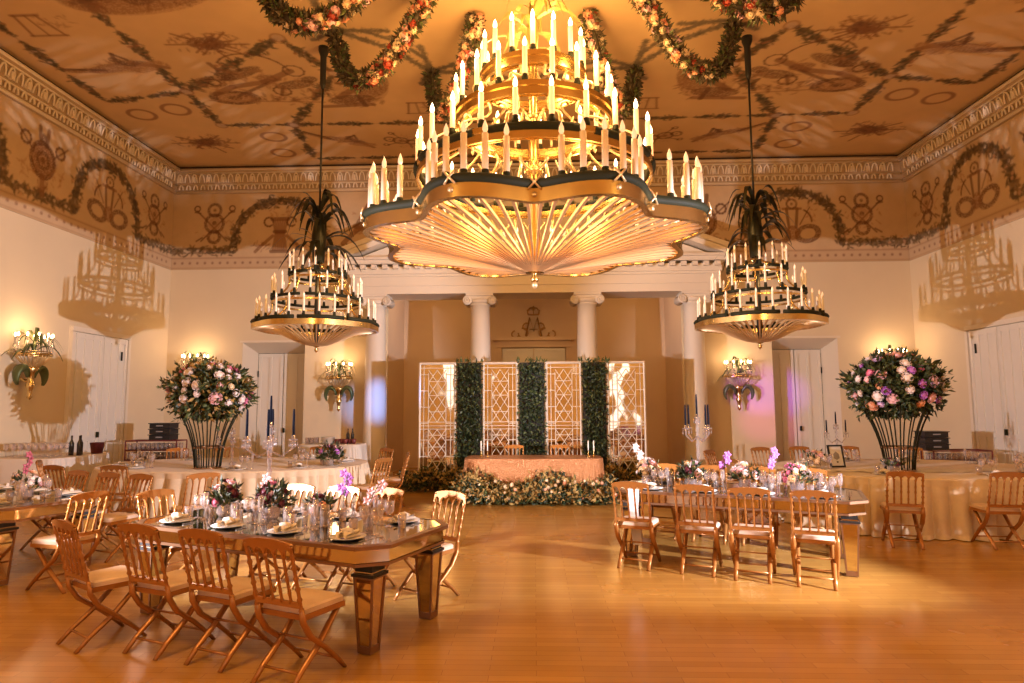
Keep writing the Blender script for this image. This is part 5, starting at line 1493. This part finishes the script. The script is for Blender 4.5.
# wall sconces ----------------------------------------------------------------------------------
def sconce(label, loc, rz):
    t = thing('wall_sconce', label, 'wall lamp', loc, rz, 'gilt wall sconces with palm leaves')
    # local: wall at y=0, room towards -y
    m_ = MB()
    ring = [(.33 * math.sin(a), -.30 - .30 * math.cos(a) * .85) for a in [2 * PI * k / 32 for k in range(33)]]
    m_.tube([(x, y, 0) for x, y in ring], .022, 6, 0, False); m_.tube([(x * .95, (y + .3) * .95 - .3, .05) for x, y in ring], .010, 6, 0, False); m_.build('ring', 'gold', t)
    m_ = MB()
    for k in range(24):
        a = 2 * PI * k / 24; m_.tube([(.32 * math.sin(a), -.30 - .26 * math.cos(a), 0), (.24 * math.sin(a), -.30 - .2 * math.cos(a), -.10), (.10 * math.sin(a), -.30 - .08 * math.cos(a), -.24)], .008, 4)
    m_.build('basket', 'gold_leaf', t)
    m_ = MB(); m_.lathe([(.10, -.22), (.13, -.26), (.06, -.33), (.05, -.5), (.08, -.56), (.05, -.62), (.03, -.74), (.045, -.78), (.0, -.83)], 12, (0, -.28, 0)); m_.tube([(0, -.28, -.5), (0, -.1, -.45), (0, 0, -.4)], .03, 8); m_.build('stem', 'gold', t)
    for s_ in (-1, 1):
        q = MB(); pts, rad = [], []
        for k in range(14):
            a = k / 13 * 1.25 * PI; pts.append((s_ * (.08 + .17 * (1 - math.cos(a)) * .75), -.28, -.42 + .19 * math.sin(a) * 1.0 - .0)); rad.append(.03 + .065 * math.sin(PI * k / 13))
        q.tube(pts, rad, 8, flat=.6); q.build('scroll_leaf', 'leaf_green_gilt', t)
    for k in range(9):
        a = PI * (k / 8 * 1.5 - .75); x, y = .31 * math.sin(a), -.30 - .26 * math.cos(a)
        a_ = MB(); a_.lathe([(.014, 0), (.018, .02), (.014, .04), (.014, .28)], 8, (x, y, .02)); cn = a_.build('candle', 'crystal', t)
        b = MB(); b.lathe([(.010, .30), (.018, .33), (.012, .36), (0, .38)], 8, (x, y, .02)); b.build('bulb', 'bulb', cn)
    fr_ = frond_head(t, 0, .26, .52, 22, 'leaf_green_gilt', 'leaves', 9, .03); fr_.location = (0, -.30, 0)
M['leaf_green_gilt'] = mat('green_gilt_leaf', (.09, .11, .035), .4, .3)
SC = [('gilt wall sconce with green scrolls above the bottle table', (-4.87, YB, 2.42), 0), ('gilt wall sconce with green scrolls on the violet lit wall', (5.0, YB, 2.40), 0),
      ('gilt wall sconce glowing behind the white and pink flowers', (-8.55, YB, 2.65), 0), ('gilt wall sconce glowing behind the pink and violet flowers', (8.72, YB, 2.65), 0),
      ('gilt wall sconce on the side wall beside the flower shadow', (-XW, 11.38, 2.70), PI / 2)]
for lb, lc, rz in SC:
    sconce(lb, lc, rz)
    off = Vector((0, -.42, .42)); off.rotate(Matrix.Rotation(rz, 3, 'Z'))
    lamp('sconce_glow', 'POINT', tuple(Vector(lc) + off), 20, (1.0, .62, .32), .12)

# service tables ------------------------------------------------------------------------------------
def service(label, c, w, d, h, p=7, pl=26):
    t = thing('service_table', label, 'table', (c[0], c[1], 0), 0, 'service tables along the walls')
    cloth_mb(w / 2, d / 2, h, pleats=pl, amp=.018, p=p, n=240).build('tablecloth', 'cloth_white', t); table_under(t, w / 2 * .9, d / 2 * .9, h - .03)
M['cloth_white'] = mat('white_cloth', (.70, .62, .52), .8)
def bottle_mb():
    m_ = MB(); m_.lathe([(.036, 0), (.037, .19), (.014, .25), (.013, .31), (.016, .315), (.0, .32)], 14); return m_
service('white clothed bottle table between wall sconce and the round column', (-4.32, 13.75), 1.30, .70, .93)
ZB = .935
for k, (dx, dy) in enumerate(((.33, -.05), (.40, .05))):
    put('bottle', bottle_mb, 'bottle', -4.32 + dx, 13.75 + dy, ZB, 'dark wine bottle on the small table by the round column, %s' % ('standing forward' if k == 0 else 'standing back against the wall'), 'bottle', 'bottles on the small column table')
def cup_mb():
    m_ = MB(); m_.lathe([(.035, 0), (.05, .05), (.055, .10), (.05, .10), (.045, .04), (0, .01)], 12); return m_
for k in range(5):
    put('cup', cup_mb, 'red_cup', -4.32 + .12 + k * .09, 13.62 + .05 * (k % 2), ZB, 'dark cup on the small table by the round column', 'cup', 'dark cups on the small column table')
for k in range(9):
    put('plate_stacked', plate_mb, 'plate', -4.42, 13.72, ZB + .015 * k, 'white plate in the stack on the small column table', 'plate', 'stacked plates on the small column table', sc=1.15)
for k in range(6):
    put('tumbler', lambda: glass_mesh('tumbler'), 'glass', -4.85 + (k % 3) * .09, 13.65 + (k // 3) * .1, ZB, 'clear tumbler at the end of the small column table', 'glass', 'tumblers on the small column table', sc=1.3)

service('white clothed drinks table under the side wall sconce', (-8.65, 11.35), 1.25, 1.5, .88, pl=30)
for k in range(28):
    x = -9.1 + (k % 7) * .13; y = 10.85 + (k // 7) * .13
    put('goblet', lambda: glass_mesh('wine'), 'glass', x, y, .885, 'clear goblet in the rows on the side wall drinks table', 'glass', 'goblets on the drinks table', sc=1.15)
for k, (x, y) in enumerate(((-8.28, 11.3), (-8.20, 11.42), (-8.12, 11.28))):
    put('bottle', bottle_mb, 'bottle', x, y, .885, 'dark bottle standing in the cluster on the side wall drinks table', 'bottle', 'bottles on the drinks table', sc=1.1)
put('ice_bucket', lambda: (lambda m_: (m_.lathe([(.09, 0), (.12, .2), (.125, .2), (.11, .195), (.08, .02), (0, .01)], 18), m_)[1])(MB()), 'red_cup', -8.12, 11.75, .885, 'dark brown ice bucket beside the drinks table bottles', 'bucket', None)

def rack(label, c, nx, nz):
    """crate of upturned glasses"""
    t = thing('glass_rack', label, 'glass rack', c, 0, 'racks of glasses in the corners')
    m_ = MB(); w = nx * .10
    for z in [k * .2 for k in range(nz + 1)]:
        m_.box((0, -.2, z + .012), (w, .018, .024)); m_.box((0, .2, z + .012), (w, .018, .024)); m_.box((-w / 2, 0, z + .012), (.018, .4, .024)); m_.box((w / 2, 0, z + .012), (.018, .4, .024))
    for z in [k * .2 for k in range(nz)]: m_.box((0, 0, z + .004), (w, .4, .008))
    for sx in (-1, 1):
        for sy in (-1, 1): m_.box((sx * w / 2, sy * .2, nz * .1), (.02, .02, nz * .2))
    m_.build('crate', 'red_cup', t)
    for z in range(nz):
        for k in range(nx):
            for r_ in range(2):
                q = glass_mesh('tumbler'); o_ = q.build('glass', 'glass', t) if 'rk' not in PRO else bpy.data.objects.new('glass', PRO['rk'])
                if 'rk' not in PRO: PRO['rk'] = o_.data
                else: COL.objects.link(o_); o_.parent = t
                o_.location = (-w / 2 + .05 + k * .10, -.13 + r_ * .2, z * .2 + .012); o_.scale = (1.15, 1.15, 1.5)
def black_crate(label, c, n=3):
    t = thing('plastic_crate', label, 'crate', c, 0, 'black crates on the glass racks')
    for k in range(n):
        m_ = MB(); z = k * .12
        m_.box((0, 0, z + .055), (.44, .34, .105)); m_.box((0, 0, z + .108), (.48, .38, .016)); m_.build('tray', 'plastic', t)
        m_ = MB(); m_.box((0, -.175, z + .06), (.14, .01, .022)); m_.build('label_slot', 'grey_art', t)
service('low cloth covered stand in the corner behind the white and pink flowers', (-8.1, 13.6), 1.25, .6, .60)
rack('two tiers of glass racks in the corner behind white and pink flowers', (-8.1, 13.6, .607), 11, 2)
black_crate('stack of black crates on the racks behind white and pink flowers', (-7.95, 13.6, 1.035), 3)
service('low cloth covered stand in the corner behind the pink and violet flowers', (8.2, 12.9), 1.25, .6, .60)
rack('two tiers of glass racks in the corner behind pink and violet flowers', (8.2, 12.9, .607), 11, 1)
black_crate('stack of black crates on the racks behind pink and violet flowers', (7.75, 12.9, .835), 3)
